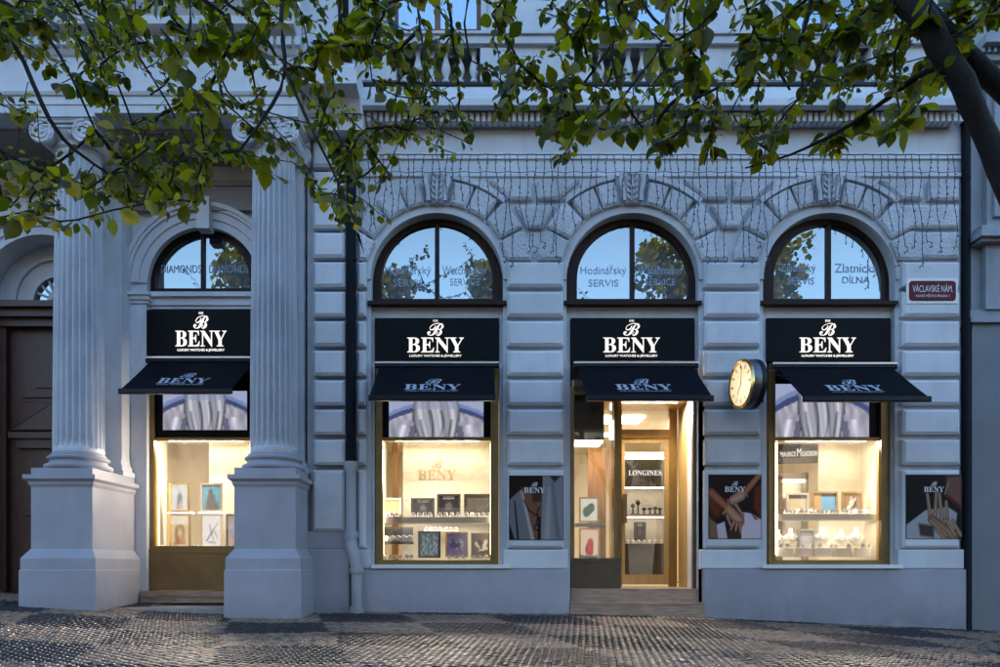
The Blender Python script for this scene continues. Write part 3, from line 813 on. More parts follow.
# striped ceiling beams seen through the left window
mb = MB()
for k in range(4): mb.box(-5.2, -2.9, 1.5+k*.75, 1.62+k*.75, Z(392)-.35, Z(392)-.001)
mb.box(-5.1, -2.8, 3.7, 3.8, Z(585), Z(470)); mb.build('beam', TAUPE, SR)
area('showroom_light', (2.3, 2.6, Z(392)-.1), 2.6, 2.0, 46)
area('showroom_light', (-2.4, 2.8, Z(392)-.1), 4.0, 2.0, 34)
area('showroom_light', (5.2, 3.0, Z(392)-.1), 2.0, 2.0, 30)

# ------------------------------------------------ entrance: vestibule, display box, door
E_ = part('entrance', B)
dd1, dd2 = 11.05, 12.15
xl, xr = X(570.5, dd1), X(697, dd1)
zf = Z(588.5, dd1)
mb = MB()
mb.box(xl, xr, .0, 1.3, -.6, zf); mb.build('landing', STEP, E_)
mb = MB(); mb.box(X(570, 10.9), X(704.5, 10.9), -.13, .0, -.6, Z(603, 10.9)); mb.box(X(570, 10.87), X(704.5, 10.87), -.14, .02, Z(604.8, 10.87), Z(603, 10.87)+.006)
mb.build('lower_step', STEP, E_)
mb = MB()     # gold right reveal panel and vestibule ceiling
mb.box(X(694.5, 11.2), X(694.5, 11.2)+.05, .12, 1.15, zf, Z(392, 11.2)); mb.box(xl, xr, .12, 1.2, Z(396, 11.2), Z(396, 11.2)+.05)
mb.build('reveal_panel', GOLDP, E_)
mb = MB(); mb.pb(693, 362, 697.5, 590, 11.06, 11.14); mb.build('outer_frame', BRNP, E_)
mb = MB(); mb.pb(697.5, 399, 704.5, 603, 11.0, 11.07); mb.build('door_casing', WALL, E_)
area('vestibule_light', (X(645, 11.6), .62, Z(399, 11.6)), 1.1, .5, 170, rot=(R(-30), 0, 0), spread=150)
# display box left of the door
mb = MB()
mb.pb(571, 562, 621, 589, 11.1, 11.7); mb.pb(571, 558, 622, 562, 11.09, 11.7)
mb.build('display_box_base', BRNP, E_)
mb = MB()
mb.pb(570.5, 386, 574, 562, 11.10, 11.18); mb.pb(613.5, 386, 621.5, 562, 11.62, 11.78); mb.pb(614.5, 386, 617, 562, 11.10, 11.13)
mb.build('display_box_frame', GOLD, E_)
mb = MB(); mb.pb(574, 386, 615, 558.5, 11.12, 11.128)
xg = X(615.5, 11.12); mb.box(xg-.008, xg, .13, .66, Z(558, 11.12), Z(386, 11.12)); mb.build('display_box_pane', GLASS, E_)
mb = MB(); mb.pb(574, 380, 604, 440, 11.25, 11.75); mb.build('display_box_canopy', TAUPE, E_)
mb = MB(); mb.pb(575, 440.3, 603, 442, 11.27, 11.73); mb.build('canopy_lamp', LAMPS, E_)
mb = MB(); mb.pb(572, 380, 574.5, 590, 11.14, 12.1); mb.build('side_lining', CREAM, E_)
area('display_box_light', (X(589, 11.5), .5, Z(443.5, 11.5)), .4, .4, 5)
# wooden panel seen behind box
mb = MB(); mb.pb(588, 448, 606, 560, 12.0, 12.05); mb.build('side_panel', WOOD, E_)
# door
DR = part('door', E_) if False else part('door', B)
mb = MB()
a0, a1 = 617, 677
mb.pb(a0, 396, a0+5, 588, dd2, dd2+.1); mb.pb(a1-7.5, 396, a1, 588, dd2, dd2+.1); mb.pb(a0, 429.5, a1, 438, dd2-.005, dd2+.1); mb.pb(a0, 392, a1, 400, dd2-.002, dd2+.1)
mb.build('frame', GOLD, DR)
mb = MB()
mb.pb(622, 438.5, 625, 584.5, dd2+.02, dd2+.07); mb.pb(664.5, 438.5, 669.3, 584.5, dd2+.02, dd2+.07); mb.pb(622, 574.5, 669, 584.5, dd2+.018, dd2+.072); mb.pb(622, 438.2, 669, 443, dd2+.018, dd2+.072)
mb.build('leaf_frame', GOLDP, DR)
mb = MB(); mb.pb(625, 443, 664.5, 574.5, dd2+.04, dd2+.05); mb.pb(622, 400, 669.5, 429.5, dd2+.04, dd2+.05); mb.build('pane', GLASS, DR)
mb = MB(); mb.pb(623.2, 494, 627, 523, dd2-.05, dd2+.0); mb.pb(624.4, 500, 625.8, 502, dd2-.01, dd2+.03); mb.pb(624.4, 515, 625.8, 517, dd2-.01, dd2+.03); mb.build('handle', BRNP, DR)

# ================================================================== cabinet behind the door
dc = 13.6
cab = thing('watch_cabinet', 'tall taupe watch cabinet with white lit shelves and serif name panel, seen through the door', 'cabinet', (X(645, dc), dc-11, Z(578, dc)))
mb = MB(); mb.pb(617, 452, 671, 578, dc+.42, dc+.5); mb.pb(668, 452, 671, 578, dc+.02, dc+.5); mb.pb(617, 452, 619.5, 578, dc+.02, dc+.5); mb.build('carcass', WHITE, cab)
mb = MB(); mb.pb(617, 459, 668, 487, dc, dc+.42); mb.build('name_panel', NAMEP, cab)
mb = MB(); text(mb, bold('LONGINES'), P(645, 475.5, dc-.004), UX, UZ, 33*dc/F, 5.2*dc/F, 0, 0, .003); mb.build('lettering', LETW, cab)
mb = MB(); mb.pb(617, 545, 666, 575, dc, dc+.42); mb.pb(617, 543.5, 668, 545.2, dc-.02, dc+.42); mb.build('cupboard', NAMEP, cab)
mb = MB(); mb.pb(619, 514.6, 668, 516.4, dc+.03, dc+.42); mb.build('shelf', TAUPE, cab)
mb = MB(); mb.pb(619, 487.3, 668, 488.3, dc+.03, dc+.1); mb.pb(619, 517, 668, 517.6, dc+.05, dc+.12); mb.pb(617, 456.5, 668, 458.5, dc-.02, dc+.1); mb.build('shelf_lamp', LAMPS, cab)

# ================================================================== signs, awnings, screens
def make_sign():
    d = 11.03
    t = thing('shop_sign', 'x', 'sign', (X(436.5, d), d-11, Z(361, d)), 'black BENY fascia signs over the windows')
    mb = MB(); mb.pb(375, 318, 498.5, 361.2, d, d+.16); mb.build('panel', SIGNB, t)
    mb = MB(); logo(mb, P(435.5, 352.7, d-.002), UX, UZ, 56.5*d/F, thick=.012); mb.build('lettering', LETW, t)
    return t
sg = make_sign()
sg['label'] = 'black BENY fascia sign above the shop window left of the doorway'
o0 = ORG[sg.name]
dup(sg, (X(632.5, 11.03), .03, o0.z), 'black BENY fascia sign above the open shop entrance')
dup(sg, (X(828.5, 11.03), .03, o0.z), 'black BENY fascia sign next to the round clock, below the Zlatnická window')
s1 = dup(sg, (X(202, 11.38), .38, Z(355.5, 11.38)), 'black BENY fascia sign between the two fluted columns', scale=(.93, 1, 1.09))

def make_awning():
    t = thing('awning', 'x', 'awning', (X(437, 10.95), -.05, Z(368, 10.95)), 'black retractable BENY awnings')
    xc = X(437, 10.95); hw = .865; yt, zt = -.07, Z(366, 10.93); yf, zf_ = -1.02, Z(397, 9.98)
    mb = MB()
    mb.box(xc-.935, xc+.935, -.10, .03, Z(366, 10.9), Z(362.3, 10.9)); mb.lathe([(.035, -.93), (.035, .93)], (xc, -.085, Z(366, 10.9)), 12, 'x')
    mb.build('cassette', BLACK, t, smooth=True)
    mb = MB(); mb.box(xc-.937, xc+.937, -.112, -.09, Z(363.4, 10.9), Z(361.6, 10.9)); mb.build('trim', STEEL, t)
    mb = MB(); n = 12; vs = []
    for j in range(n+1):
        q = j/n
        for i in range(13):
            u = i/12; sag = -.016*math.sin(math.pi*q)*(.6+.4*math.sin(math.pi*u))
            vs.append((xc-hw+2*hw*u, yt+(yf-yt)*q, zt+(zf_-zt)*q+sag))
    mb.add(vs, [(j*13+i, (j+1)*13+i, (j+1)*13+i+1, j*13+i+1) for j in range(n) for i in range(12)])
    nb = len(vs)
    mb.add([(a, b_, c-.006) for a, b_, c in vs], [(j*13+i, j*13+i+1, (j+1)*13+i+1, (j+1)*13+i) for j in range(n) for i in range(12)])
    mb.build('fabric', FABRIC, t, smooth='all')
    mb = MB()
    mb.pblock([(xc-hw-.01, zf_-.055), (xc+hw+.01, zf_-.055), (xc+hw+.01, zf_+.02), (xc-hw-.01, zf_+.02)], yf+.03, yf-.035, .012)
    mb.build('front_bar', BLACK, t)
    for sd in (-1, 1):
        mb = MB(); xe = xc+sd*(hw-.04); zz = zt-.12
        mb.tube([(xc+sd*.86, -.07, zz), (xc+sd*.42, -.50, zz-.33), ], .020, 8); mb.tube([(xc+sd*.42, -.50, zz-.33), (xc+sd*.80, yf+.03, zf_-.035)], .016, 8)
        mb.lathe([(.028, -.03), (.028, .03)], (xc+sd*.42, -.50, zz-.33), 10)
        mb.build('folding_arm', BLACK, t)
    mb = MB()
    Vv = Vector((0, yt-yf, zt-zf_)).normalized()
    logo(mb, Vector((xc-.015, yf, zf_))+Vv*.27+Vector((0, 0, .0)), UX, Vv, .80, thick=.002, crown=False)
    mb.v = [(a, b_, c+.000) for a, b_, c in mb.v]
    # letters follow the sagging cloth
    def onf(v):
        q = (v[1]-yt)/(yf-yt); u = (v[0]-(xc-hw))/(2*hw)
        return (v[0], v[1], v[2]-.016*math.sin(math.pi*q)*(.6+.4*math.sin(math.pi*u))+.004)
    mb.v = [onf(v) for v in mb.v]
    mb.build('print', LETA, t)
    return t
aw = make_awning(); aw['label'] = 'black BENY awning over the window left of the doorway, seen straight on'
oa = ORG[aw.name]
dup(aw, (X(635.5, 10.95), oa.y, oa.z), 'black BENY awning over the shop doorway')
dup(aw, (X(833.5, 10.95), oa.y, oa.z-.012), 'black BENY awning right of the round clock')
dup(aw, (X(202, 11.30), oa.y+.36, Z(362.5, 11.3)), 'black BENY awning between the two fluted columns', scale=(.92, 1, 1))

def scr(u, v):
    n = .5+.5*wob(u*1.5, v*.4, 14, 1); a = v-.88+1.25*(u-.5)**2; x = abs(u-.5)
    c = (.50, .57, .76) if a > 0 else (.27, .31, .48)          # bezel, then its dark lower edge
    if a > .10: c = (.66, .70, .84)
    if a < -.13: k = .72+.22*n+.10*math.sin(u*70+9*v)*(1 if v > .45 else .3); c = (.80*k, .79*k, .86*k)
    if v < .34 and .28 < x < .40: k = 1-abs(x-.34-.10*(.34-v))/.045; c = tuple(q*(1-.0)+max(0, k)*.25 for q in c)
    if v < .30 and .22 < x < .27+.10*(.3-v): c = (.42, .42, .52)
    w = .20+.05*math.sin(v*2.4)
    if x < w:
        t = (u-.5)/w; e_ = 1-.6*max(0, abs(t)-.82)/.18
        k = .74+.12*math.sin(t*9+2*v)+.09*math.sin(t*23+6*v+1)+.05*math.sin(t*47)
        k -= .35*math.exp(-((abs(t-.08*math.sin(v*5))-.22)/.045)**2)*(v < .75)
        k -= .30*math.exp(-((abs(t)-.62-.12*v)/.06)**2)*(v < .5)
        c = (.88*k*e_+.04, .88*k*e_+.04, .92*k*e_+.06)
        if v > .78: c = tuple(.5*q+.5*z for q, z in zip(c, (.55, .60, .74)))
    return c
def screen(px0, px1, py0, py1, d, label):
    t = thing('display_screen', label, 'screen', (X((px0+px1)/2, d), d-11, Z(py1, d)), 'lit screens over the shop windows')
    mb = MB(); mb.pb(px0-.8, py0-.8, px1+.8, py1+.8, d+.004, d+.05); mb.build('housing', BLACK, t)
    painted('picture', X(px0, d), X(px1, d), Z(py1, d), Z(py0, d), d-11, 70, 32, scr, SCRN, t)
screen(389, 483.5, 400.5, 437, 11.14, 'lit screen showing pale steel watch lugs, in the window left of the doorway')
screen(774, 869, 384, 437, 11.14, 'lit lilac watch screen in the window right of the round clock')
screen(163, 247, 391, 430, 11.52, 'lit screen with pale watch picture between the fluted columns')

# wall posters
def poster_neck(u, v):
    c = (.10, .06, .05)
    c = polyin(c, u, v, [(.22, .82), (.62, .80), (.60, .0), (.40, .0)], (.42, .30, .28), .05)
    c = polyin(c, u, v, [(.40, .78), (.62, .80), (.60, .60), (.45, .58)], (.25, .17, .16), .04)
    c = polyin(c, u, v, [(.0, .62), (.20, .78), (.27, .55), (.45, 0), (.0, 0)], (.40, .43, .56), .02)
    c = polyin(c, u, v, [(.20, .78), (.25, .76), (.47, .0), (.40, .0)], (.60, .62, .72), .015)
    c = capsule(c, u, v, (.10, .60), (.16, .02), .012, .02, (.13, .14, .2), .01, 0)
    c = polyin(c, u, v, [(.0, .25), (.10, .0), (0, 0)], (.04, .04, .06), .03)
    c = polyin(c, u, v, [(.62, 1), (1, 1), (1, 0), (.58, 0), (.60, .45)], (.46, .50, .64), .02)
    c = polyin(c, u, v, [(.75, 1), (.84, .90), (.95, 1)], (.12, .13, .16), .04)
    c = capsule(c, u, v, (.80, .88), (.90, .05), .02, .035, (.36, .40, .54), .05, 0)
    c = capsule(c, u, v, (.74, .80), (.70, .05), .02, .05, (.56, .60, .72), .06, 0)
    for a, b_ in (((.27, .62), (.36, .46)), ((.36, .46), (.50, .38)), ((.50, .38), (.56, .52)), ((.53, .4), (.50, .24))): c = capsule(c, u, v, a, b_, .010, .010, (.10, .07, .08), .008, 0)
    d = math.hypot(u-.51, (v-.19)*1.1); 
    if .03 < d < .055: c = (.12, .10, .12)
    c = polyin(c, u, v, [(.53, .36), (.58, .36), (.58, .0), (.53, 0)], (.05, .03, .04), .02)
    return c
def poster_hands(u, v):
    c = (.075+.03*v, .05, .045)
    c = capsule(c, u, v, (-.05, .75), (.15, .45), .10, .14, (.33, .15, .09), .05)
    c = polyin(c, u, v, [(.88, .80), (1, .85), (1, .3), (.85, .5)], (.33, .14, .09), .06)
    c = polyin(c, u, v, [(0, .35), (.2, .2), (.25, 0), (0, 0)], (.42, .33, .30), .05)
    c = polyin(c, u, v, [(.15, .22), (.30, .27), (.36, .0), (.18, 0)], (.62, .64, .78), .02)
    c = capsule(c, u, v, (.05, .72), (.40, .45), .075, .062, (.52, .34, .27), .02)
    c = capsule(c, u, v, (.95, .98), (.62, .66), .05, .062, (.52, .36, .29), .02)
    c = capsule(c, u, v, (.62, .68), (.46, .60), .09, .08, (.62, .50, .48), .02)
    c = polyin(c, u, v, [(.62, .42), (.80, .40), (1, .30), (1, 0), (.62, 0), (.60, .2)], (.66, .67, .80), .02)
    c = polyin(c, u, v, [(.80, .40), (.86, .36), (.95, .30), (.88, .30)], (.30, .18, .15), .02)
    c = capsule(c, u, v, (.40, .44), (.58, .28), .085, .10, (.60, .47, .45), .02)
    for k, (a, b_) in enumerate((((.48, .26), (.42, .14)), ((.54, .24), (.50, .08)), ((.60, .24), (.60, .06)), ((.35, .36), (.42, .20)), ((.5, .55), (.66, .36)))):
        c = capsule(c, u, v, a, b_, .034, .022, (.58, .44, .41), .012, .6)
    for a, b_ in (((.27, .40), (.38, .52)), ((.38, .52), (.36, .62)), ((.66, .74), (.74, .66)), ((.28, .38), (.40, .50))): c = capsule(c, u, v, a, b_, .010, .010, (.55, .46, .28), .008, .1)
    c = polyin(c, u, v, [(.38, .14), (.6, .1), (.62, 0), (.36, 0)], (.18, .14, .10), .03)
    return c
def poster_rings(u, v):
    c = (.045, .04, .045)
    c = polyin(c, u, v, [(.72, .98), (1, 1), (1, .5), (.72, .68)], (.36, .26, .27), .08)
    c = capsule(c, u, v, (.70, .68), (1, .48), .012, .02, (.30, .08, .08), .03, 0)
    c = polyin(c, u, v, [(0, .22), (.35, .45), (.75, .50), (.92, .40), (.86, 0), (0, 0)], (.52, .56, .68), .02)
    c = polyin(c, u, v, [(.22, .24), (.5, .20), (.5, .02), (.25, .05)], (.20, .19, .20), .04)
    for a, b_, r in (((.38, .70), (.44, .30), .036), ((.54, .73), (.52, .34), .036), ((.60, .70), (.64, .30), .040), ((.72, .58), (.74, .24), .036)):
        c = capsule(c, u, v, a, b_, r*.85, r*1.1, (.52, .45, .43), .012, .6)
    c = capsule(c, u, v, (.46, .30), (.86, .04), .07, .09, (.48, .40, .37), .02, .5)
    for a, b_ in (((.44, .28), (.72, .05)), ((.55, .14), (.68, .02)), ((.84, .28), (.98, .06)), ((.72, .30), (.88, .06))):
        c = capsule(c, u, v, a, b_, .032, .036, (.55, .46, .41), .012, .6)
    c = capsule(c, u, v, (.70, .70), (.76, .88), .014, .014, (.5, .45, .4), .01, .3)
    c = capsule(c, u, v, (.66, .56), (.68, .53), .02, .02, (.05, .05, .06), .01, .0)
    return c
def wposter(px0, py0, px1, py1, fn, label, lx, lw):
    d = 10.86
    t = thing('wall_poster', label, 'poster', (X((px0+px1)/2, d), d-11, Z(py1, d)), 'posters on the rusticated piers')
    mb = MB(); mb.pb(px0, py0, px1, py1, d+.003, d+.055); mb.build('backing_board', BLACK, t)
    painted('picture', X(px0+.3, d), X(px1-.3, d), Z(py1-.3, d), Z(py0+.3, d), d-11, 84, 98, fn, PICT, t)
    mb = MB(); logo(mb, P(lx, py0+17.5, d-.003), UX, UZ, lw*d/F, False, crown=False); mb.build('lettering', LETPW, t)
wposter(509, 475.5, 563.5, 540, (lambda u, v: tuple(q*k for q, k in zip(poster_neck(u, v), (1.10, 1.0, .80)))), 'dark poster of an open pale jacket and pendant necklace, left of the doorway', 534.5, 21)
wposter(708.5, 474.5, 761.5, 539, (lambda u, v: tuple(q*k for q, k in zip(poster_hands(u, v), (1.22, 1.08, .92)))), 'poster of crossed hands wearing bracelets, between the doorway and the right window', 735, 20.5)
wposter(906, 474.5, 962, 539, (lambda u, v: tuple(q*k for q, k in zip(poster_rings(u, v), (1.2, 1.08, .90)))), 'poster of raised ringed fingers on white cloth, below the red street sign', 934, 20)

# street name sign
t = thing('street_sign', 'red enamel street name plate with white rim on the right pier', 'street sign', (X(931, 10.88), -.14, Z(304, 10.88)))
mb = MB()
def rrect(cx, cz, w, h, r):
    pts = []
    for (sx, sz, a0) in ((1, 1, 0), (-1, 1, 90), (-1, -1, 180), (1, -1, 270)):
        for k in range(5):
            a = R(a0+k*22.5); pts.append((cx+sx*(w/2-r)+r*math.cos(a), cz+sz*(h/2-r)+r*math.sin(a)))
    return pts
cz_ = Z(291.5, 10.88); cx_ = X(931.5, 10.88)
mb.rblock(cx_-.385, cx_+.385, cz_-.19, cz_+.19, -.12, -.142, .006); mb.build('back_plate', WHITE, t)
mb = MB()
pts = rrect(cx_, cz_, .70, .30, .05); pts = pts[::-1]
mb.pblock(pts, -.14, -.149, .004); mb.build('enamel_face', RED, t)
mb = MB(); text(mb, 'VÁCLAVSKÉ NÁM.', (cx_, -.152, cz_-.02), UX, UZ, .60, .125, 0, 0, .001); text(mb, 'NOVÉ MĚSTO-PRAHA 1', (cx_, -.152, cz_-.095), UX, UZ, .50, .05, 0, 0, .001)
mb.build('lettering', LETPW, t)

# clock
def make_clock():
    pc = P(747, 384, 10.42)
    t = thing('wall_clock', 'round double-faced clock with lit ivory dial on a bracket beside the right awning', 'clock', (X(762, 10.9), -.05, pc.z-.40))
    org = ORG[t.name]
    # drum axis: faces look left-front along the street
    ax = Vector((-1, -.16, 0)).normalized(); rt = Vector((.16, -1, 0)).normalized(); up = Vector((0, 0, 1))
    c0 = Vector((X(748.5, 10.45), 10.45-11, pc.z))
    def lathe2(mb, prof, n=48):
        vs = [c0+ax*h+rt*(r*math.cos(2*math.pi*j/n))+up*(r*math.sin(2*math.pi*j/n)) for r, h in prof for j in range(n)]
        k = len(prof); mb.add(vs, [(i*n+j, i*n+(j+1) % n, (i+1)*n+(j+1) % n, (i+1)*n+j) for i in range(k-1) for j in range(n)]+[tuple(range(n)), tuple(range((k-1)*n, k*n))])
    Rr = .355
    mb = MB(); lathe2(mb, [(Rr*.9, -.11), (Rr, -.09), (Rr*1.0, -.02), (Rr*.97, -.01)]); mb.build('drum', BLACK, t, smooth=True)
    mb = MB(); lathe2(mb, [(Rr*.985, -.03), (Rr*.99, .09), (Rr*.97, .10)]); mb.build('front_drum', pmat('dark_steel', (.16, .16, .18), .3, .1, 5, metal=.9), t, smooth=True)
    mb = MB(); lathe2(mb, [(Rr*.99, .10), (Rr*1.0, .125), (Rr*.93, .14), (Rr*.86, .125), (Rr*.86, .10)]); 
    mb.build('bezel', GOLDM, t, smooth=True)
    mb = MB(); lathe2(mb, [(Rr*.86, .112), (Rr*.86, .118)]); dial = mb.build('dial', emat('lit_dial', (1, .80, .46), .95), t)
    mb = MB()
    def bar(a, r0, r1, w, h=.1215):
        dr = rt*math.sin(a)+up*math.cos(a); pr = rt*math.cos(a)-up*math.sin(a)
        mb.add([c0+ax*h+dr*r0-pr*w, c0+ax*h+dr*r0+pr*w, c0+ax*h+dr*r1+pr*w, c0+ax*h+dr*r1-pr*w], [(0, 1, 2, 3)])
    for k in range(12): bar(2*math.pi*k/12, Rr*.62, Rr*.78, .011 if k % 3 else .016)
    for k in range(60): bar(2*math.pi*k/60, Rr*.81, Rr*.835, .003)
    mb.build('numerals', BKD, t)
    mb = MB(); bar(R(10), -.05, Rr*.68, .008, .127); bar(R(213), -.04, Rr*.45, .012, .125); mb.build('hands', BKD, t)
    mb = MB(); mb.tube([c0, Vector((X(763, 10.9), -.09, pc.z+.02))], .03, 8); mb.box(X(757, 10.9), X(764, 10.9), -.085, -.06, pc.z-.15, pc.z+.15)
    mb.box(X(733, 10.9), X(740, 10.9), -.12, -.08, pc.z-.16, pc.z+.06)
    mb.tube([Vector((X(737, 10.9), -.1, pc.z-.05)), c0-rt*.0], .02, 8)
    mb.build('bracket', BLACK, t)
make_clock()

# drainpipes
t = thing('drainpipe', 'tall dark drainpipe with pale cast foot beside the left column', 'drainpipe', (X(355, 10.85), -.2, ground(-2.0, -.2)))
mb = MB(); xx = X(351.5, 10.85)
mb.tube([(xx, -.17, Z(470, 10.85)), (xx, -.17, Z(118, 10.85)), (xx, -.17, 7.3), (X(340, 10.3), -.85, 7.75), (X(343, 10.0), -.98, 8.0), (X(343, 10.0), -.98, 12)], .072, 14)
for py in (150, 262, 380): mb.lathe([(.08, 0), (.08, .05)], (xx, -.17, Z(py, 10.85)), 14)
mb.build('pipe', PIPE, t, smooth=True)
mb = MB(); zt = Z(462, 10.82)
def colr(z, r): return [(r, z), (r*1.18, z+.01), (r*1.18, z+.05), (r, z+.06)]
mb.lathe([(.085, Z(536, 10.82)), (.078, Z(500, 10.82)), (.078, Z(472, 10.82)), (.11, Z(467, 10.82)), (.11, zt)], (xx, -.19, 0), 20)
mb.lathe([(.105, Z(538, 10.82)), (.105, Z(532, 10.82))], (xx, -.19, 0), 20)
x2 = X(357, 10.8)
mb.tube([(xx, -.19, Z(534, 10.8)), (xx, -.20, Z(545, 10.8)), ((xx+x2)/2+.01, -.22, Z(557, 10.8)), (x2, -.24, Z(568, 10.8)), (x2, -.24, Z(607, 10.8))], [.085, .095, .092, .08, .078], 18)
mb.lathe([(.105, Z(573, 10.8)), (.105, Z(568, 10.8))], (x2, -.24, 0), 20); mb.lathe([(.115, Z(611, 10.8)-.04), (.115, Z(606, 10.8))], (x2, -.24, 0), 20)
mb.build('cast_foot', PIPEW, t, smooth=True)
t = thing('drainpipe', 'slim dark drainpipe in the gap at the right end of the facade', 'drainpipe', (X(965, 10.95), -.05, ground(7.2, 0)))
mb = MB(); xx = X(966.5, 10.92)
mb.tube([(xx, -.06, ground(7.2, 0)-.05), (xx, -.06, Z(120, 10.92))], .058, 12); mb.lathe([(.06, 0), (.12, .12), (.13, .28), (.10, .3)], (xx, -.06, Z(124, 10.92)), 12)
for py in (180, 330, 470): mb.lathe([(.066, 0), (.066, .05)], (xx, -.06, Z(py, 10.92)), 12)
mb.build('pipe', PIPE, t, smooth=True)

# icicle lights hung over the arches
t = thing('string_lights', 'unlit icicle string lights hanging in strands across the three stone arches', 'string lights', (X(660, 10.84), -.16, Z(262, 10.84)))
mb = MB(); mc = MB()
dl = 10.78
def wire(pts, r=.006): mb.tube(pts, r, 3, False)
for py in (154.5, 172):
    wire([P(358+k*6.04, py+.6*math.sin(k*1.7), dl) for k in range(101)], .006)
x = 359
while x < 961:
    L_ = rnd.choice([62, 85, 100, 104, 90, 74]); y1 = 156+L_
    dxa = [abs(x-c) for c in CXS]; q = min(dxa)
    if q < 62: y1 = min(y1, SP-math.sqrt(74**2-q**2)-2+rnd.uniform(-8, 0))
    n = max(4, int((y1-155)/6)); ph = rnd.random()*6; pts = []
    for k in range(n+1):
        f = k/n; pts.append(P(x+1.1*math.sin(k*.8+ph)+rnd.uniform(-.5, .5)+(3*math.sin(f*3+ph)*f if q > 60 else 0), 155+(y1-155)*f, dl+rnd.uniform(-.01, .01)))
    if y1 > 235:
        for k in range(1, 4): a = k*1.1; pts.append(P(x+2.5*math.sin(a), y1-3*math.cos(a)+3, dl))
    wire(pts)
    for p_ in pts[1:]:
        for _ in range(1):
            w = Vector((rnd.uniform(-.012, .012), -.008, rnd.uniform(-.02, .01))); c_ = p_+w
            mc.tube([p_, c_+Vector((rnd.uniform(-.012, .012), 0, -.018))], .0095, 4, False)
    x += rnd.uniform(6.8, 9.6)
mb.build('cable', CABLE, t); mc.build('bulbs', BULB, t)

# ================================================================== things inside the windows
pr = random.Random(5)
def rimg(seed, pal, bg):
    q = random.Random(seed); sh = []
    for _ in range(7): sh.append((q.choice(pal), (q.uniform(.15, .85), q.uniform(.1, .8)), (q.uniform(.15, .85), q.uniform(.1, .8)), q.uniform(.03, .13)))
    def fn(u, v):
        c = bg
        for cc, a, b_, r in sh: c = capsule(c, u, v, a, b_, r, r*.6, cc, .03, .4)
        return c
    return fn
def card(px0, py0, px1, py1, d, frame, fn, label, lit=False, fw=1.8, name='framed_card', cat='framed card', group=None):
    t = thing(name, label, cat, (X((px0+px1)/2, d), d-11, Z(py1, d)), group)
    mb = MB()
    mb.pb(px0, py0, px0+fw, py1, d, d+.03); mb.pb(px1-fw, py0, px1, py1, d, d+.03); mb.pb(px0+fw, py0, px1-fw, py0+fw, d, d+.03); mb.pb(px0+fw, py1-fw, px1-fw, py1, d, d+.03); mb.pb(px0+.5, py0+.5, px1-.5, py1-.5, d+.022, d+.034)
    mb.build('frame', frame, t)
    painted('picture', X(px0+fw, d), X(px1-fw, d), Z(py1-fw, d), Z(py0+fw, d), d-11+.012, 16, 20, fn, PICTL if lit else PICT, t)
    return t
gcard = 'picture cards in the window between the columns'
card(169, 483, 189, 512, 11.85, GOLDM, lambda u, v: polyin(polyin((.93, .93, .90), u, v, [(.35, .2), (.7, .3), (.6, .75), (.4, .6)], (.45, .5, .55), .1), u, v, [(.3, .05), (.7, .05), (.7, .2), (.3, .2)], (.8, .6, .5), .05), 'gold framed white card, upper left of four between the columns', True, group=gcard)
def diver(u, v):
    c = (.25, .72, .80) if v > .35 else (.20, .60, .72)
    if v > .92: c = (.1, .15, .2)
    c = capsule(c, u, v, (.5, .5), (.5, .1), .20, .30, (.10, .12, .12), .04); c = capsule(c, u, v, (.45, .72), (.5, .72), .12, .11, (.16, .18, .18), .04)
    return capsule(c, u, v, (.65, .35), (.85, .1), .05, .08, (.3, .35, .36), .04)
card(200, 483, 222, 512, 11.85, TAUPE, diver, 'turquoise card with dark diver figure, upper right between the columns', True, group=gcard)
def orange(u, v):
    c = (.93, .80, .55) if v < .75 else (.97, .93, .82)
    c = capsule(c, u, v, (.5, .42), (.52, .45), .30, .28, (.93, .55, .18), .05); c = capsule(c, u, v, (.5, .45), (.5, .46), .15, .14, (.98, .88, .62), .04)
    return capsule(c, u, v, (.2, .12), (.8, .15), .06, .05, (.75, .35, .15), .04)
card(169, 514, 190, 548.5, 11.85, GOLDM, orange, 'orange and white card, lower left of four between the columns', True, group=gcard)
def sketch(u, v):
    c = (.96, .95, .93)
    for a, b_ in (((.3, .3), (.8, .75)), ((.35, .7), (.6, .2)), ((.2, .2), (.5, .45)), ((.6, .5), (.8, .3)), ((.3, .15), (.7, .12))): c = capsule(c, u, v, a, b_, .03, .02, (.45, .42, .45), .03, 0)
    return c
card(201, 514, 222.5, 548.5, 11.85, TAUPE, sketch, 'white card with grey linework, lower right between the columns', True, group=gcard)
card(226, 514, 240, 548.5, 11.9, BKD, rimg(4, [(.3, .3, .5), (.7, .5, .3), (.5, .6, .8)], (.55, .52, .6)), 'dark patterned card half hidden behind the right column', False, group=gcard)
for (a, b_) in ((167, 192), (198, 224)):
    mb = MB(); mb.pb(a, 511.8, b_, 513.6, 11.8, 11.95); tag(mb.build('glass_shelf', WHITE), 'thin pale shelf under the %s card between the columns' % ('white' if a < 190 else 'turquoise'), 'shelf', 'small shelves between the columns')
gold = (.86, .72, .42)
def dark_case(seed):
    def fn(u, v):
        c = (.10, .09, .10)
        if v > .80 and .2 < u < .8: c = (.45, .43, .42)
        c = capsule(c, u, v, (.5, .45), (.5, .5), .22, .2, (.30, .30, .33), .05)
        k = wob(u, v, 16, seed); return tuple(x+.09*max(0, k) for x in c)
    return fn
D2 = 11.5
gd = 'display cards in the window left of the doorway'
card(411, 498, 434.5, 516.8, D2+.15, BKD, dark_case(1), 'small dark display card, lowest of three on the upper shelf left of the doorway', group=gd, name='display_card', cat='display card')
card(437, 494, 460.5, 516.8, D2+.15, BKD, dark_case(2), 'tall black display card, middle of three on the upper shelf left of the doorway', group=gd, name='display_card', cat='display card')
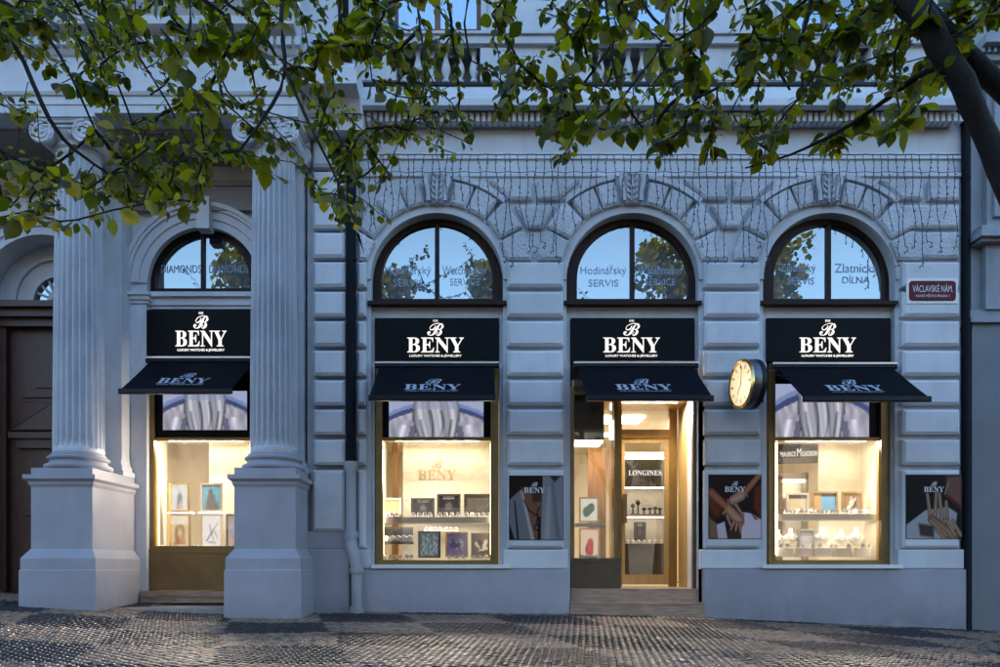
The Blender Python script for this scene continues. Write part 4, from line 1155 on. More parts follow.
card(464, 494, 491, 516.8, D2+.15, BKD, lambda u, v: tuple(x+.22*((int(u*14)+int(v*16)) % 2) for x in (.18, .17, .16)), 'grey chequered display card at the right end of the upper shelf left of the doorway', group=gd, name='display_card', cat='display card')
card(418, 531, 440.5, 558, D2-.05, BKD, lambda u, v: tuple(x+.25*wob(u, v, 12) for x in (.50, .62, .72)), 'pale blue watch picture in a thick black frame, on the lower shelf', group=gd, fw=2.5)
card(445.5, 532, 468, 557.5, D2-.05, GOLDM, rimg(9, [(.5, .45, .75), (.9, .9, .95), (.35, .35, .6)], (.62, .58, .80)), 'gold framed lilac picture, on the lower shelf left of the doorway', group=gd)
card(471, 533, 491, 557.5, D2-.05, TAUPE, rimg(12, [(.9, .88, .85), (.4, .3, .25)], (.45, .40, .38)), 'brown framed grey picture, rightmost on the lower shelf left of the doorway', group=gd)
card(382, 498, 401, 514, D2+.15, WHITE, lambda u, v: (.90, .85, .62), 'cream display card by the wooden post, on the upper shelf', group=gd, name='display_card', cat='display card')
# ring tray rack on lower shelf
t = thing('watch_rack', 'long black watch rack with round holders, at the left of the lower shelf', 'rack', (X(397, D2), .5, Z(545, D2)))
mb = MB(); mb.pb(382, 527, 413, 536, D2+.1, D2+.14); mb.pb(382, 541.5, 413, 544, D2-.02, D2+.14); mb.build('board', BKD, t)
mb = MB()
for k in range(5): mb.lathe([(.045, -.02), (.055, 0), (.045, .02)], (X(386+k*6, D2), D2-11, Z(538.5, D2)), 12, 'y')
mb.build('watch_holder', STEEL, t)
# watches on cuffs
def make_watch():
    t = thing('wristwatch', 'x', 'watch', (0, 0, 0), None)
    mb = MB(); mb.tube([(-.022, 0, .0), (-.022, 0, .03), (-.012, 0, .052), (.012, 0, .052), (.022, 0, .03), (.022, 0, 0)], .009, 6); mb.build('cuff', IVORY, t)
    mb = MB(); mb.lathe([(.0, -.03), (.024, -.029), (.026, -.016), (.02, -.006)], (0, -.004, .038), 12, 'y'); mb.build('dial', STEEL, t)
    mb = MB(); mb.box(-.035, .035, -.03, .03, -.002, .008); mb.build('cushion', IVORY, t)
    return t
wt = make_watch(); first = True
def put_watch(px, py, d, label, group, s=1.0, dial=None):
    global first
    if first: o = wt; o.location = P(px, py, d); first = False
    else: o = dup(wt, P(px, py, d))
    o['label'] = label; o['group'] = group; o.scale = (s, s, s)
    o.rotation_euler = (0, 0, pr.uniform(-.5, .5))
for px in (413.5, 419, 424.5, 430, 440, 446, 452, 458, 466.5, 472, 477.5, 483, 488): put_watch(px, 516.6, 11.42+pr.uniform(0, .05), 'steel watch on ivory cuff before the dark cards, upper shelf left of the doorway', 'watches on the upper shelf left of the doorway', 1.15)
for px in (384, 389.5, 395, 400.5, 406, 411): put_watch(px, 560.2-1.2, 11.38, 'steel watch on an ivory cuff below the black rack, lower left of the window', 'watches under the black rack', 1.2)
for px in (385, 391, 397): put_watch(px, 516.6, 11.4, 'steel watch in front of the cream card, upper shelf left of the doorway', 'watches by the wooden post', 1.0)
for px in (474, 480, 486): put_watch(px, 559.4, 11.36, 'steel watch in front of the brown framed picture, lower shelf', 'watches by the brown framed picture', 1.1)
for px in (449, 456, 463): put_watch(px, 559.4, 11.36, 'steel watch in front of the gold framed lilac picture, lower shelf', 'watches by the lilac picture', 1.1)
for px in [787+3.6*k for k in range(8)]+[815+3.8*k for k in range(7)]+[843+3.6*k for k in range(8)]:
    put_watch(px+pr.uniform(-.8, .8), 513.8-pr.choice((0, 0, 3, 5))*0, 11.40+pr.uniform(0, .12), 'small gold and steel watch in the crowd along the shelf right of the clock', 'watches on the upper shelf of the right window', pr.uniform(.9, 1.3))
for px in (426, 431, 436, 441, 446, 451, 456): put_watch(px, 531, 11.62, 'rose coloured watch in the row hanging just under the upper shelf, left of the doorway', 'watches under the upper shelf', 1.0)
for px in (774, 780, 786, 797, 803, 811, 819, 829, 835, 848, 862, 868): put_watch(px+pr.uniform(-1, 1), 548.1, 11.42+pr.uniform(0, .05), 'small watch lying on the ivory plinths between the white busts', 'watches between the busts', pr.uniform(.9, 1.25))
for px in (582, 587, 592, 597): put_watch(px, 558, 11.36, 'small watch in front of the red card in the lit box', 'watches in the box beside the door', .9)
for px in (157, 162, 193, 197): put_watch(px, 549, 11.8, 'small dark watch on the floor of the window between the columns', 'watches between the columns', 1.0)
# BENY on the cream back wall, name panel in right window
mb = MB(); db = 11.85
logo(mb, P(437, 480, db-.004), UX, UZ, 38*db/F, False, .003, crown=False); mb.build('wall_lettering', LETGOLD, B)
t = thing('name_panel', 'dark slanting name panel inside the right window', 'sign', P(798, 463, 12.3))
Up = Vector((1, .32, 0)).normalized()
mb = MB(); O_ = P(777, 464, 12.25); w_ = 42*12.25/F; h_ = 20*12.25/F
def qd(mb, O, U, V, w, h, th):
    Nn = U.cross(V).normalized(); a = [O, O+U*w, O+U*w+V*h, O+V*h]; mb.add(a+[p-Nn*th*-1*-1 for p in a], [(0, 1, 2, 3), (4, 7, 6, 5), (0, 4, 5, 1), (1, 5, 6, 2), (2, 6, 7, 3), (3, 7, 4, 0)])
Sl = Vector((.985, .0, .17)); Sl.normalize()
qd(mb, O_, Vector((1, -.25, 0)).normalized(), UZ, w_*1.03, h_, .05); mb.build('panel', NAMEP, t)
mb = MB(); Un = Vector((1, -.25, 0)).normalized()
text(mb, 'MAURICE', O_+Un*w_*.25+UZ*h_*.35, Un, UZ, w_*.33, h_*.24, 0, 0, .006); text(mb, 'LACROIX', O_+Un*w_*.73+UZ*h_*.35, Un, UZ, w_*.33, h_*.24, 0, 0, .006); text(mb, 'M', O_+Un*w_*.49+UZ*h_*.35, Un, UZ, w_*.09, h_*.40, 0, 0, .006)
mb.build('lettering', LETW, t)
t = thing('wall_shelf_unit', 'pale arched shelf niche with dark rim under the slanting name panel', 'shelf unit', P(795, 560, 12.4))
mb = MB(); 
for a, b_, c, e_ in ((780, 477, 782.5, 560), (806, 472, 808.5, 560), (780, 474, 808.5, 479)): mb.pb(a, b_, c, e_, 12.3, 12.5)
mb.build('rim', TAUPE, t)
mb = MB(); mb.pb(782.5, 479, 806, 560, 12.55, 12.6); mb.build('back_board', WHITE, t)
mb = MB(); mb.pb(782.5, 497, 806, 498.5, 12.35, 12.55); mb.build('shelf', WHITE, t)
mb = MB(); mb.pb(783, 480, 805.5, 482, 12.35, 12.4); mb.build('lamp', LAMPS, t)
ge = 'display cards in the right window'
card(787, 493, 809, 514, 11.6, SHELF, dark_case(5) if False else (lambda u, v: (.30, .28, .25) if v > .75 else (.62, .58, .50)), 'grey display card with dark band, left of three on the right window shelf', group=ge, name='display_card', cat='display card')
card(812, 491.5, 838, 514, 11.62, GOLDM, lambda u, v: (.60, .48, .30) if u < .33 else ((.15, .18, .22) if v > .8 else (.30, .52, .66)), 'display card with gold side and blue picture, middle of three on the right window shelf', group=ge, name='display_card', cat='display card')
card(842, 491.5, 863, 514, 11.62, GOLD, rimg(31, [(.8, .8, .8), (.3, .25, .2)], (.50, .42, .32)), 'brown display card with round watch picture, right of three on the right window shelf', group=ge, name='display_card', cat='display card')
card(798, 529, 815, 556, 11.5, STEEL, lambda u, v: (.80, .80, .82) if (.2 < v < .8) else (.6, .6, .62), 'silver framed pale card between the white busts', group=ge)
# necklace busts
def make_bust():
    t = thing('necklace_bust', 'x', 'display bust', (0, 0, 0), 'white necklace busts in the right window')
    mb = MB()
    prof = [(.028, .02, .34), (.030, .022, .30), (.034, .026, .265), (.07, .035, .235), (.115, .045, .20), (.13, .05, .165), (.10, .048, .11), (.06, .04, .07), (.035, .03, .05)]
    n = 16; vs = []
    for a, b_, z in prof:
        for j in range(n): vs.append((a*math.cos(2*math.pi*j/n), b_*math.sin(2*math.pi*j/n), z))
    k = len(prof); mb.add(vs, [(i*n+j, (i+1)*n+j, (i+1)*n+(j+1) % n, i*n+(j+1) % n) for i in range(k-1) for j in range(n)]+[tuple(range(n)), tuple(range((k-1)*n, k*n))[::-1]])
    mb.build('torso', WHITE, t, smooth='all')
    mb = MB(); mb.lathe([(.05, 0), (.05, .015), (.015, .02), (.015, .055)], (0, 0, 0), 12); mb.build('foot', IVORY, t)
    mb = MB(); pts = [(.055*math.sin(a), -.052-.012*math.cos(a), .205-.045*math.cos(a)) for a in [R(-130+260*q/14) for q in range(15)]]; mb.tube(pts, .005, 5); mb.build('necklace', GOLDM, t)
    return t
bu = make_bust()
bl = ['white necklace bust at the left edge of the right window', 'white necklace bust left of the silver framed card', 'white necklace bust right of the silver framed card', 'white necklace bust, second from the right among five', 'white necklace bust nearest the right side of the right window']
for k, (px, s) in enumerate(((778, .9), (790.5, .95), (822, 1.0), (841, .9), (856, 1.0))):
    o = bu if k == 0 else dup(bu, (0, 0, 0)); o.location = P(px, 548, 11.55); o.scale = (s, s, s*.95); o['label'] = bl[k]
for k in range(5):
    px = 776+k*19.5; mb = MB(); mb.pb(px, 548.3, px+17, 556.5, 11.36+.01*k, 11.7)
    tag(mb.build('display_plinth', IVORY), ['low ivory plinth under the leftmost bust', 'low ivory plinth left of the silver framed card', 'low ivory plinth beneath the middle bust', 'low ivory plinth beneath the second bust from the right', 'low ivory plinth under the rightmost bust'][k], 'plinth', 'ivory plinths in the right window')
# box display left of door
card(579, 497, 599, 522.5, 11.5, GOLDM, lambda u, v: capsule((.92, .90, .82), u, v, (.35, .4), (.65, .6), .22, .2, (.35, .45, .32), .04), 'gold framed card with green motif, above in the box beside the door', True, group='cards in the box beside the door')
card(579, 528, 600, 557.5, 11.5, GOLDM, lambda u, v: capsule((.95, .80, .68), u, v, (.5, .25), (.55, .5), .24, .16, (.85, .25, .22), .04), 'gold framed card with red motif, below in the box beside the door', True, group='cards in the box beside the door')
mb = MB(); mb.pb(576, 523, 606, 526.5, 11.42, 11.7); tag(mb.build('box_shelf', SHELF), 'small metal shelf in the lit box beside the door', 'shelf')
# cabinet goods behind the door
gw = 'black watch stands on the cabinet shelf behind the door'
for k, (px, h) in enumerate(((624, 19), (633, 11), (638, 15), (644, 7), (650, 7), (655, 8), (660, 7))):
    mb = MB(); x_, y_, z_ = P(px, 514.5, dc+.2)
    mb.lathe([(.045, 0), (.045, .015), (.02, .02), (.018, h*.6*dc/F), (.04, h*.7*dc/F), (.045, h*.85*dc/F), (.02, h*dc/F)], (x_, y_, z_), 12)
    tag(mb.build('watch_stand', BKD), 'black watch stand on the cabinet shelf behind the door, number %s from the handle side' % ['one', 'two', 'three', 'four', 'five', 'six', 'seven'][k], 'watch stand', gw)
card(634, 522, 646, 541, dc+.2, BKD, dark_case(8), 'black card on the lowest lit shelf behind the door', name='display_card', cat='display card')
mb = MB()
for k in range(9):
    pass
for k in range(8):
    x_, y_, z_ = P(622+k*5.6, 543.4, dc+.12); mb = MB(); mb.lathe([(.03, 0), (.03, .01), (.016, .015), (.03, .05), (.012, .07)], (x_, y_, z_), 10)
    tag(mb.build('ring_stand', IVORY), 'pale ring stand in the row on the lowest lit shelf behind the door', 'ring stand', 'ring stands behind the door')

# ================================================================== neighbour building on the right
Nb = thing('neighbour_building', 'darker grey neighbouring building at the right edge, plain below and panelled above', 'building', (X(985, 10.8), -.2, -.5))
mb = MB(); mb.box(X(972, 10.95), X(1400), -.05, 3, -1.5, Z(322, 10.9)); mb.build('lower_wall', NEI, Nb)
mb = MB(); mb.box(X(970.5, 10.9), X(1400), -.12, .3, Z(322, 10.88), Z(317, 10.88)); mb.box(X(971, 10.9), X(1400), -.08, .3, Z(317, 10.88), Z(309, 10.88)); mb.build('ledge', NEI2, Nb)
mb = MB(); mb.box(X(971, 11.0), X(1400), .0, 3, Z(309, 10.9), 13)
for a in (166, 198, 232, 262, 292): pass
mb.box(X(985, 10.9), X(1120), -.12, .1, Z(309, 10.88), Z(245, 10.88)); mb.box(X(986, 10.9), X(1120), -.12, .1, Z(225, 10.88), Z(75, 10.88))
mb.box(X(991, 10.9), X(1016), -.18, .1, Z(218, 10.88), Z(82, 10.88))
mb.build('upper_wall', NEI2, Nb)
mb = MB(); mb.box(X(976, 10.8), X(1120), -.32, .1, Z(236, 10.7), Z(230, 10.7)); mb.box(X(980, 10.8), X(1120), -.24, .1, Z(241, 10.76), Z(236, 10.76)); mb.box(X(982, 10.8), X(1120), -.2, .1, Z(230, 10.8), Z(225, 10.8))
mb.box(X(978, 10.8), X(1120), -.3, .1, Z(60, 10.7), Z(54, 10.7)); mb.box(X(983, 10.8), X(1120), -.22, .1, Z(75, 10.76), Z(60, 10.76))
x = 980
while x < 1060: mb.box(X(x, 10.7), X(x+3, 10.7), -.35, -.28, Z(54, 10.7), Z(44, 10.7)); x += 6
mb.box(X(975, 10.8), X(1120), -.45, .1, Z(44, 10.6), Z(36, 10.6))
mb.build('cornice', NEI2, Nb)

# ================================================================== opposite side of the square (seen mirrored in the arch glass)
Ob = thing('opposite_building', 'long pale building with rows of windows across the square, mirrored in the arched glass', 'building', (0, -50, -1))
mb = MB(); mb.box(-60, 60, -62, -50, -1.5, 20); mb.build('wall', pmat('opposite_stucco', (.32, .30, .27), .8, .15, .5), Ob)
mb = MB(); mb.box(-61, 61, -63, -49.2, 20, 20.8); mb.build('roof_cornice', pmat('opposite_trim', (.40, .38, .35), .8, .1, .5), Ob); mb = MB(); mb.box(-60.5, 60.5, -62, -49.6, 15.6, 16); mb.build('cornice', pmat('opposite_trim', (.40, .38, .35), .8, .1, .5), Ob)
mb = MB()
mb.box(-57, -55.2, -50.05, -49.95, 1.5, 3.9); w_ = mb.build('window', pmat('opposite_glass', (.02, .025, .035), .1, .1, 1), Ob)
for i in range(24):
    for j in range(4):
        if i or j: q = w_.copy(); col.objects.link(q); q.parent = Ob; q.location = (i*4.8, 0, j*4.2)

# ================================================================== trees
LEAF, ntl, bl_ = nodemat('linden_leaf')
def leafmat():
    nt = ntl; L = nt.links; N = nt.nodes.new; nt.nodes.clear()
    o = N('ShaderNodeOutputMaterial'); a = N('ShaderNodeAttribute'); a.attribute_name = 'Col'
    p = N('ShaderNodeBsdfPrincipled'); p.inputs['Roughness'].default_value = .42; L.new(a.outputs['Color'], p.inputs['Base Color'])
    t_ = N('ShaderNodeBsdfTranslucent'); mc_ = N('ShaderNodeMix'); mc_.data_type = 'RGBA'; mc_.blend_type = 'MULTIPLY'; mc_.inputs[0].default_value = 1
    L.new(a.outputs['Color'], mc_.inputs[6]); mc_.inputs[7].default_value = (3.4, 2.8, .4, 1); L.new(mc_.outputs[2], t_.inputs[0])
    n = N('ShaderNodeTexNoise'); n.inputs['Scale'].default_value = 60; bp = N('ShaderNodeBump'); bp.inputs['Strength'].default_value = .3; bp.inputs['Distance'].default_value = .004
    L.new(n.outputs['Fac'], bp.inputs['Height']); L.new(bp.outputs[0], p.inputs['Normal'])
    mx = N('ShaderNodeMixShader'); mx.inputs[0].default_value = .5; L.new(p.outputs[0], mx.inputs[1]); L.new(t_.outputs[0], mx.inputs[2]); L.new(mx.outputs[0], o.inputs[0])
leafmat()
BARK = pmat('dark_bark', (.014, .011, .011), .85, .45, 7, .9, bscale=30, stretch=(3, 3, .6))
def add_leaf(mb, base, dr, nrm, L_, colr):
    dr = dr.normalized(); sd = dr.cross(nrm).normalized(); nn = sd.cross(dr).normalized()
    w = L_*rnd.uniform(.42, .60); cup = rnd.uniform(-.05, .22)*L_; cv = rnd.uniform(-.18, .05)*L_
    out = [(0, 0), (-.10, .22), (.05, .62), (.30, .92), (.55, .88), (.78, .55), (.92, .22), (1.08, 0)]
    vs = [base+dr*(L_*t)+nn*(cv*t*t) for t, _ in ((.0, 0), (.3, 0), (.6, 0), (1.08, 0))]
    for s_ in (-1, 1):
        for t, q in out[1:-1]: vs.append(base+dr*(L_*t)+sd*(s_*w*q)+nn*(cup*q+cv*t*t))
    mid = [0, 0, 1, 1, 2, 2, 3]
    fs = []
    for k, o_ in ((0, 4), (1, 10)):
        r_ = [0]+[o_+i for i in range(6)]+[3]
        f = [(r_[0], r_[1], r_[2], 1), (1, r_[2], r_[3], r_[4]), (1, r_[4], r_[5], 2), (2, r_[5], r_[6], r_[7])]
        if k: f = [x_[::-1] for x_ in f]
        fs += f
    mb.col = colr; mb.add(vs, fs)
def grow(name, label, trunk, limbs, anchors, leaf_fn, leaves=7, trunk_r=.2, tol=.9):
    """trunk, limbs: polylines with radius; anchors joined to the nearest branch node, thin twigs, leaves along each"""
    T = thing(name, label, 'tree', (trunk[0][0], trunk[0][1], trunk[0][2]))
    mt = MB(); nodes = []
    def run(pl):
        pts = [Vector(p[:3]) for p in pl]; rr = [p[3] for p in pl]
        # resample as a smooth curve with slight wander
        q = []; rq = []
        for i in range(len(pts)-1):
            p0 = pts[max(i-1, 0)]; p1 = pts[i]; p2 = pts[i+1]; p3 = pts[min(i+2, len(pts)-1)]
            n = max(2, int((p2-p1).length/.12))
            for k in range(n):
                t = k/n; v = .5*((2*p1)+(p2-p0)*t+(2*p0-5*p1+4*p2-p3)*t*t+(3*p1-p0-3*p2+p3)*t**3)
                r = rr[i]+(rr[i+1]-rr[i])*t; v += Vector((rnd.uniform(-1, 1), rnd.uniform(-1, 1), rnd.uniform(-1, 1)))*r*.12; q.append(v); rq.append(r*rnd.uniform(.95, 1.06))
        q.append(pts[-1]); rq.append(rr[-1])
        return q, rq
    q, rq = run(trunk); mt.tube(q, rq, 14); mt.build('trunk', BARK, T, smooth='all')
    ml = MB()
    for l in limbs:
        q, rq = run(l); ml.tube(q, rq, 12 if l[0][3] > .04 else 7); 
        nodes += [(v, i) for i, v in enumerate(q)][2:]
    ml.build('limbs', BARK, T, smooth='all')
    mtw = MB(); mlf = MB(); mlf.col = (0, 0, 0)
    P3 = [np.array(v) for v, _ in nodes]
    NA = np.array(P3); root = np.array(nodes[0][0])
    anchors = sorted(anchors, key=lambda a: float(np.min(((NA-np.array(a[0]))**2).sum(1))))
    par = []; pos = list(NA); arr = NA.copy(); twigs = []; nlimb = len(NA)
    cnt = [0]*nlimb
    parent_of = [-1]*nlimb
    for a, sc_ in anchors:
        av = np.array(a); dd_ = ((arr-av)**2).sum(1); j = int(np.argmin(dd_))
        s_ = arr[j]; L_ = math.sqrt(dd_[j]); n = max(2, int(L_/.10)); last = j
        pts = [Vector(s_)]
        sag = rnd.uniform(-.10, .05)*L_; wx = Vector((rnd.uniform(-1, 1), rnd.uniform(-1, 1), rnd.uniform(-1, 1)))*L_*.08
        new = []
        for k in range(1, n+1):
            t = k/n; v = Vector(s_)*(1-t)+Vector(a)*t+Vector((0, 0, -sag*4*t*(1-t)))+wx*math.sin(t*3.1)+Vector((rnd.uniform(-1, 1), rnd.uniform(-1, 1), rnd.uniform(-1, 1)))*.006; pts.append(v); new.append(np.array(v))
        ids = []
        for v in new:
            pos.append(v); parent_of.append(last); cnt.append(0); last = len(pos)-1; ids.append(last)
        arr = np.vstack([arr, np.array(new)])
        k = last
        while k >= nlimb: cnt[k] += 1; k = parent_of[k]
        twigs.append((pts, ids, sc_))
    for pts, ids, sc_ in twigs:
        rr = [min(.022, .0028*math.sqrt(cnt[i])+.0012) for i in ids]; rr = [rr[0]]+rr
        mtw.tube(pts, rr, 5, False)
        n = leaves if isinstance(leaves, int) else leaves(sc_)
        tot = len(pts)
        for k in range(n):
            f = 1-(k/n)*.9*min(1, .55/max(.1, (pts[-1]-pts[0]).length)); idx = max(1, min(tot-1, int(f*(tot-1)+.5)))
            bpt = pts[idx].lerp(pts[idx-1], rnd.random())
            dr = (pts[idx]-pts[idx-1]).normalized()*.5+Vector((rnd.gauss(0, .8), rnd.gauss(0, .8), rnd.gauss(-.55, .5)))
            st = dr.normalized()*rnd.uniform(.02, .05); L_ = sc_*rnd.uniform(.38, 1.15)
            nrm = Vector((rnd.gauss(0, .55), rnd.gauss(-.25, .5), 1))
            mtw.tube([bpt, bpt+st*.6+Vector((0, 0, .004)), bpt+st], .0012, 3, False)
            add_leaf(mlf, bpt+st, dr+Vector((0, 0, -.35)), nrm, L_, leaf_fn())
    mtw.build('twigs', BARK, T)
    mlf.build('crown', LEAF, T, smooth='all')
    return T
def leafcol():
    q = rnd.random()
    if q < .38: c = (.038, .052, .007)
    elif q < .70: c = (.095, .112, .009)
    else: c = (.17, .175, .018)
    k = rnd.uniform(.75, 1.25); return (c[0]*k, c[1]*k, c[2]*k)
ENV = [(-150, 240), (0, 235), (50, 240), (100, 240), (130, 215), (190, 228), (215, 190), (240, 165), (270, 195), (300, 195), (340, 235), (385, 230), (397, 165), (430, 172), (455, 165), (480, 195), (492, 130), (550, 145), (570, 178), (590, 150), (640, 165), (690, 182), (740, 178), (770, 185), (800, 158), (850, 165), (900, 150), (935, 115), (965, 60), (1000, 20), (1200, 10)]
def env(x):
    for (a, ya), (b_, yb) in zip(ENV, ENV[1:]):
        if x <= b_: return ya+(yb-ya)*(x-a)/(b_-a)
    return 10
def dens(x, y):
    d = 1.0
    if 350 < x < 400 and 60 < y < 205: d = .30
    if 395 < x < 500 and y < 60: d = .45
    if 395 < x < 500 and y >= 60: d = .65
    if 490 < x < 530 and y > 100: d = .45
    if x < 90 and 50 < y < 150: d = .35
    if (38 < x < 118 or 228 < x < 308) and 108 < y < 160: d = .15
    if x < 350 and y < 60: d = .8
    if x < 350 and 60 <= y < 108: d = min(d, .6)
    if 90 < x < 200 and 90 < y < 150: d = .6
    if x > 900 and y > 60: d = .5
    if 240 < x < 350 and 130 < y: d = .7
    if 500 < x < 900 and y < 150: d = 1.0
    if x < 130 and y > 215: d = .5
    return d
def anchors_for(xlo, xhi, n, drange):
    out = []
    while len(out) < n:
        x = rnd.uniform(xlo, xhi); e = env(x); y = rnd.uniform(-70, e-8)
        if rnd.random() > dens(x, y): continue
        if rnd.random() < (max(0, y)/max(1, e))**3*.35: continue
        d = rnd.triangular(*drange)
        L_ = rnd.uniform(.06, .11) if d < 5.0 else rnd.uniform(.045, .085)
        # keep hanging leaf tips inside the outline of the crown
        yy = min(y, e-.5*L_*F/d-8)
        out.append((tuple(P(x, yy, d)), L_))
    return out
def lim(pts): return [(*P(px, py, d), r) for px, py, d, r in pts]
# right tree: trunk stands just outside the frame, two heavy limbs lean over the pavement
rt = [(3.75, -6.75, ground(3.75, -6.75)-.1, .24), (3.72, -6.78, .8, .20), (3.62, -6.8, 1.9, .18), (3.5, -6.8, 2.3, .17)]
rl = [
    [(3.6, -6.8, 1.9, 0.1690)]+lim([(1060, 300, 4.15, 0.0751), (1012, 196, 4.1, 0.0637), (990, 145, 4.1, 0.0601), (971, 102, 4.05, 0.0601), (950, 62, 4.0, 0.0619), (928, 27, 4.0, 0.0654), (903, -4, 4.1, 0.0689), (850, -60, 4.4, 0.0575), (700, -95, 4.9, 0.0442), (560, -75, 5.3, 0.0319), (440, -60, 5.6, 0.0195)]),
    [(3.6, -6.78, 2.0, 0.1560)]+lim([(1080, 175, 4.7, 0.0796), (1030, 118, 4.7, 0.0663), (1000, 88, 4.7, 0.0637), (972, 60, 4.65, 0.0619), (940, 26, 4.55, 0.0601), (905, -10, 4.4, 0.0584), (860, -70, 5.0, 0.0442), (760, -120, 5.4, 0.0398), (640, -140, 5.8, 0.0265)]),
    lim([(948, 62, 4.05, .028), (915, 78, 4.3, .018), (850, 125, 4.6, .012), (790, 155, 4.8, .008), (745, 168, 4.9, .005)]),
    lim([(690, -90, 5.0, .03), (660, -30, 5.0, .014), (622, 30, 5.0, .011), (575, 95, 4.9, .009), (540, 135, 4.8, .006)]),
    lim([(600, -78, 5.2, .02), (608, 20, 5.0, .011), (618, 85, 4.9, .010), (640, 125, 4.8, .008), (670, 155, 4.8, .005)]),
    lim([(780, -85, 4.6, .02), (745, 0, 4.6, .010), (790, 90, 4.6, .007)]),
    lim([(520, -70, 5.4, .02), (468, 0, 5.0, .009), (470, 60, 5.0, .006)]),
    lim([(620, -80, 5.1, .018), (640, 0, 4.6, .010), (700, 60, 4.5, .007)]),
]
grow('linden_tree', 'linden tree with two heavy dark limbs crossing the top right corner', rt, rl, anchors_for(470, 1100, 470, (3.3, 7.6, 5.0)), leafcol, 13)
# left tree
lt = [(-3.35, -6.9, ground(-3.35, -6.9)-.1, .24), (-3.3, -6.9, 1.2, .19), (-3.2, -6.85, 2.6, .17), (-3.1, -6.8, 3.2, .14)]
ll = [
    [(-3.12, -6.82, 3.0, .12)]+lim([(-60, -60, 4.6, .08), (80, -110, 4.9, .06), (240, -100, 5.1, .045), (380, -80, 5.3, .03), (470, -60, 5.4, .02)]),
    [(-3.15, -6.85, 2.7, .08)]+lim([(-90, 10, 4.3, .03), (0, 28, 4.4, .014), (50, 120, 4.4, .013), (75, 150, 4.5, .010), (110, 175, 4.6, .006)]),
    [(-3.12, -6.85, 2.9, .07)]+lim([(-80, -20, 4.5, .03), (20, 12, 4.6, .015), (60, 55, 4.7, .010), (95, 130, 4.8, .006)]),
    lim([(300, -92, 5.2, .022), (282, 0, 4.3, .013), (285, 70, 4.2, .012), (272, 105, 4.2, .010), (240, 150, 4.2, .006)]),
    lim([(285, 68, 4.2, .010), (305, 115, 4.2, .009), (330, 165, 4.2, .007), (350, 210, 4.2, .005)]),
    lim([(410, -72, 5.3, .018), (418, 10, 4.9, .008), (425, 80, 4.8, .006), (410, 130, 4.8, .004)]),
    lim([(150, -105, 5.0, .02), (190, 0, 4.6, .010), (175, 70, 4.5, .008), (150, 95, 4.5, .005)]),
    lim([(40, -100, 4.8, .03), (70, -10, 6.2, .015), (120, 90, 6.8, .011), (150, 180, 7.0, .007)]),
    lim([(-60, -60, 4.6, .03), (-40, 60, 6.2, .016), (0, 150, 6.8, .011), (60, 205, 7.0, .007)]),
]
grow('linden_tree', 'linden tree reaching over the columns from the left edge, fine drooping twigs', lt, ll, anchors_for(-120, 475, 620, (3.2, 8.2, 6.4)), leafcol, 13)
# square trees behind the viewpoint, mirrored in the arched panes
def crown_tree(x, y, h, r, label):
    T = thing('square_tree', label, 'tree', (x, y, -.5), 'trees across the square, mirrored in the arch windows')
    mt = MB(); mt.tube([(x, y, -.6), (x+.2, y, 3), (x, y+.1, h*.6), (x+.1, y, h*.9)], [.35, .25, .15, .05], 10)
    for k in range(9):
        a = rnd.uniform(0, 6.28); z0_ = rnd.uniform(h*.3, h*.6); mt.tube([(x, y, z0_), (x+math.cos(a)*r*.4, y+math.sin(a)*r*.4, z0_+1.2), (x+math.cos(a)*r*.8, y+math.sin(a)*r*.8, z0_+2.4)], [.12, .07, .03], 6)
    mt.build('trunk', BARK, T, smooth='all')
    ml_ = MB(); ml_.col = (0, 0, 0)
    cl = []
    for _ in range(46):
        a = rnd.uniform(0, 6.28); q = rnd.random()**.5; zz = rnd.uniform(.25, 1.0); rr = r*q*math.sqrt(max(.05, 1-((zz-.5)/.55)**2))
        cl.append((x+rr*math.cos(a), y+rr*math.sin(a), h*zz, rnd.uniform(.5, 1.1)))
    for cx_, cy_, cz2, cr in cl:
        for _ in range(70):
            v = Vector((rnd.gauss(0, 1), rnd.gauss(0, 1), rnd.gauss(0, .8))); v = v.normalized()*cr*rnd.random()**.4
            p_ = Vector((cx_, cy_, cz2))+v; s_ = rnd.uniform(.12, .24); a = Vector((rnd.gauss(0, 1), rnd.gauss(0, 1), rnd.gauss(0, 1))).normalized(); b_ = a.orthogonal().normalized()
            ml_.col = leafcol(); ml_.add([p_-a*s_, p_+b_*s_*.7, p_+a*s_, p_-b_*s_*.7], [(0, 1, 2, 3)])
    ml_.build('crown', LEAF, T)
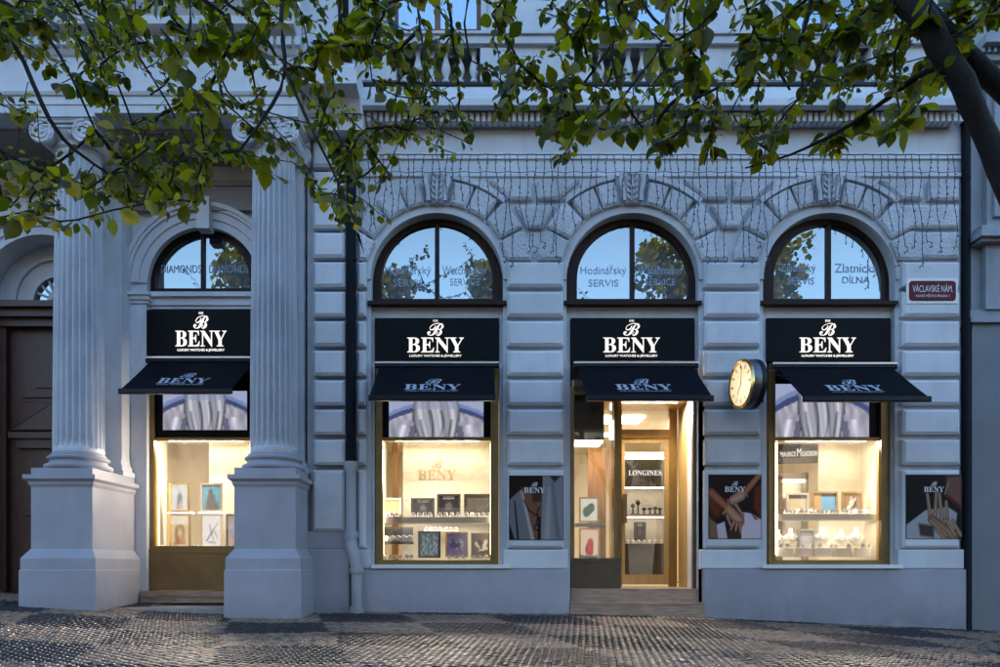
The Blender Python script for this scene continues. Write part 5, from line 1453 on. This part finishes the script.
for x_, y_, h_, r_, lb in ((-12.2, -24, 16.2, 1.9, 'full tree across the square, mirrored beside the left column'), (-4.6, -24, 15.2, 1.2, 'small tree across the square, mirrored low at the left of an arch window'), (.1, -24, 14.9, 1.1, 'narrow tree across the square, mirrored low at the right of an arch window'), (8.7, -24, 16.6, 1.7, 'tall tree across the square, mirrored in the arch over the doorway'), (14.0, -24, 17.2, 1.7, 'tall ragged tree across the square, mirrored in the rightmost arch')):
    crown_tree(x_, y_, h_, r_, lb)

# ================================================================== light, sky, camera
w = bpy.data.worlds.new('World'); sc.world = w; w.use_nodes = True; nt = w.node_tree
bg = nt.nodes['Background']; sky = nt.nodes.new('ShaderNodeTexSky'); sky.sky_type = 'NISHITA'; sky.sun_disc = False
SUN_EL, SUN_ROT = 9.0, 0.0
sky.sun_elevation = R(SUN_EL); sky.sun_rotation = R(SUN_ROT); sky.ozone_density = 2.7; sky.air_density = 1.0; sky.dust_density = 1.8; sky.altitude = 200
nt.links.new(sky.outputs[0], bg.inputs[0]); bg.inputs[1].default_value = .15
sl = bpy.data.lights.new('sun', 'SUN'); sl.energy = .25; sl.angle = R(20); sl.color = (1, .85, .7)
so = bpy.data.objects.new('sun', sl); col.objects.link(so)
so.rotation_euler = (R(90-SUN_EL), 0, R(180-SUN_ROT))
cam = bpy.data.cameras.new('camera'); co_ = bpy.data.objects.new('camera', cam); col.objects.link(co_)
cam.sensor_width = 36; cam.lens = F/1000*36; cam.shift_x = (500-CX)/1000; cam.shift_y = (HY-333.5)/1000
co_.location = (0, -11, CZ); co_.rotation_euler = (R(90), 0, 0); cam.clip_end = 1000; cam.clip_start = .05
sc.camera = co_
vs_ = sc.view_settings; vs_.view_transform = 'Standard'; vs_.look = 'None'; vs_.gamma = 1; vs_.exposure = 2.68; vs_.use_curve_mapping = False
sc.cycles.use_denoising = True; sc.cycles.max_bounces = 8; sc.cycles.transparent_max_bounces = 12
sc.cycles.sample_clamp_indirect = 4; sc.cycles.caustics_reflective = False; sc.cycles.caustics_refractive = False

for o in bpy.data.objects:
    if o.get('label') and not 4 <= len(o['label'].replace(',', ' ').split()) <= 16: print('LABEL', len(o['label'].split()), o.name, o['label'])
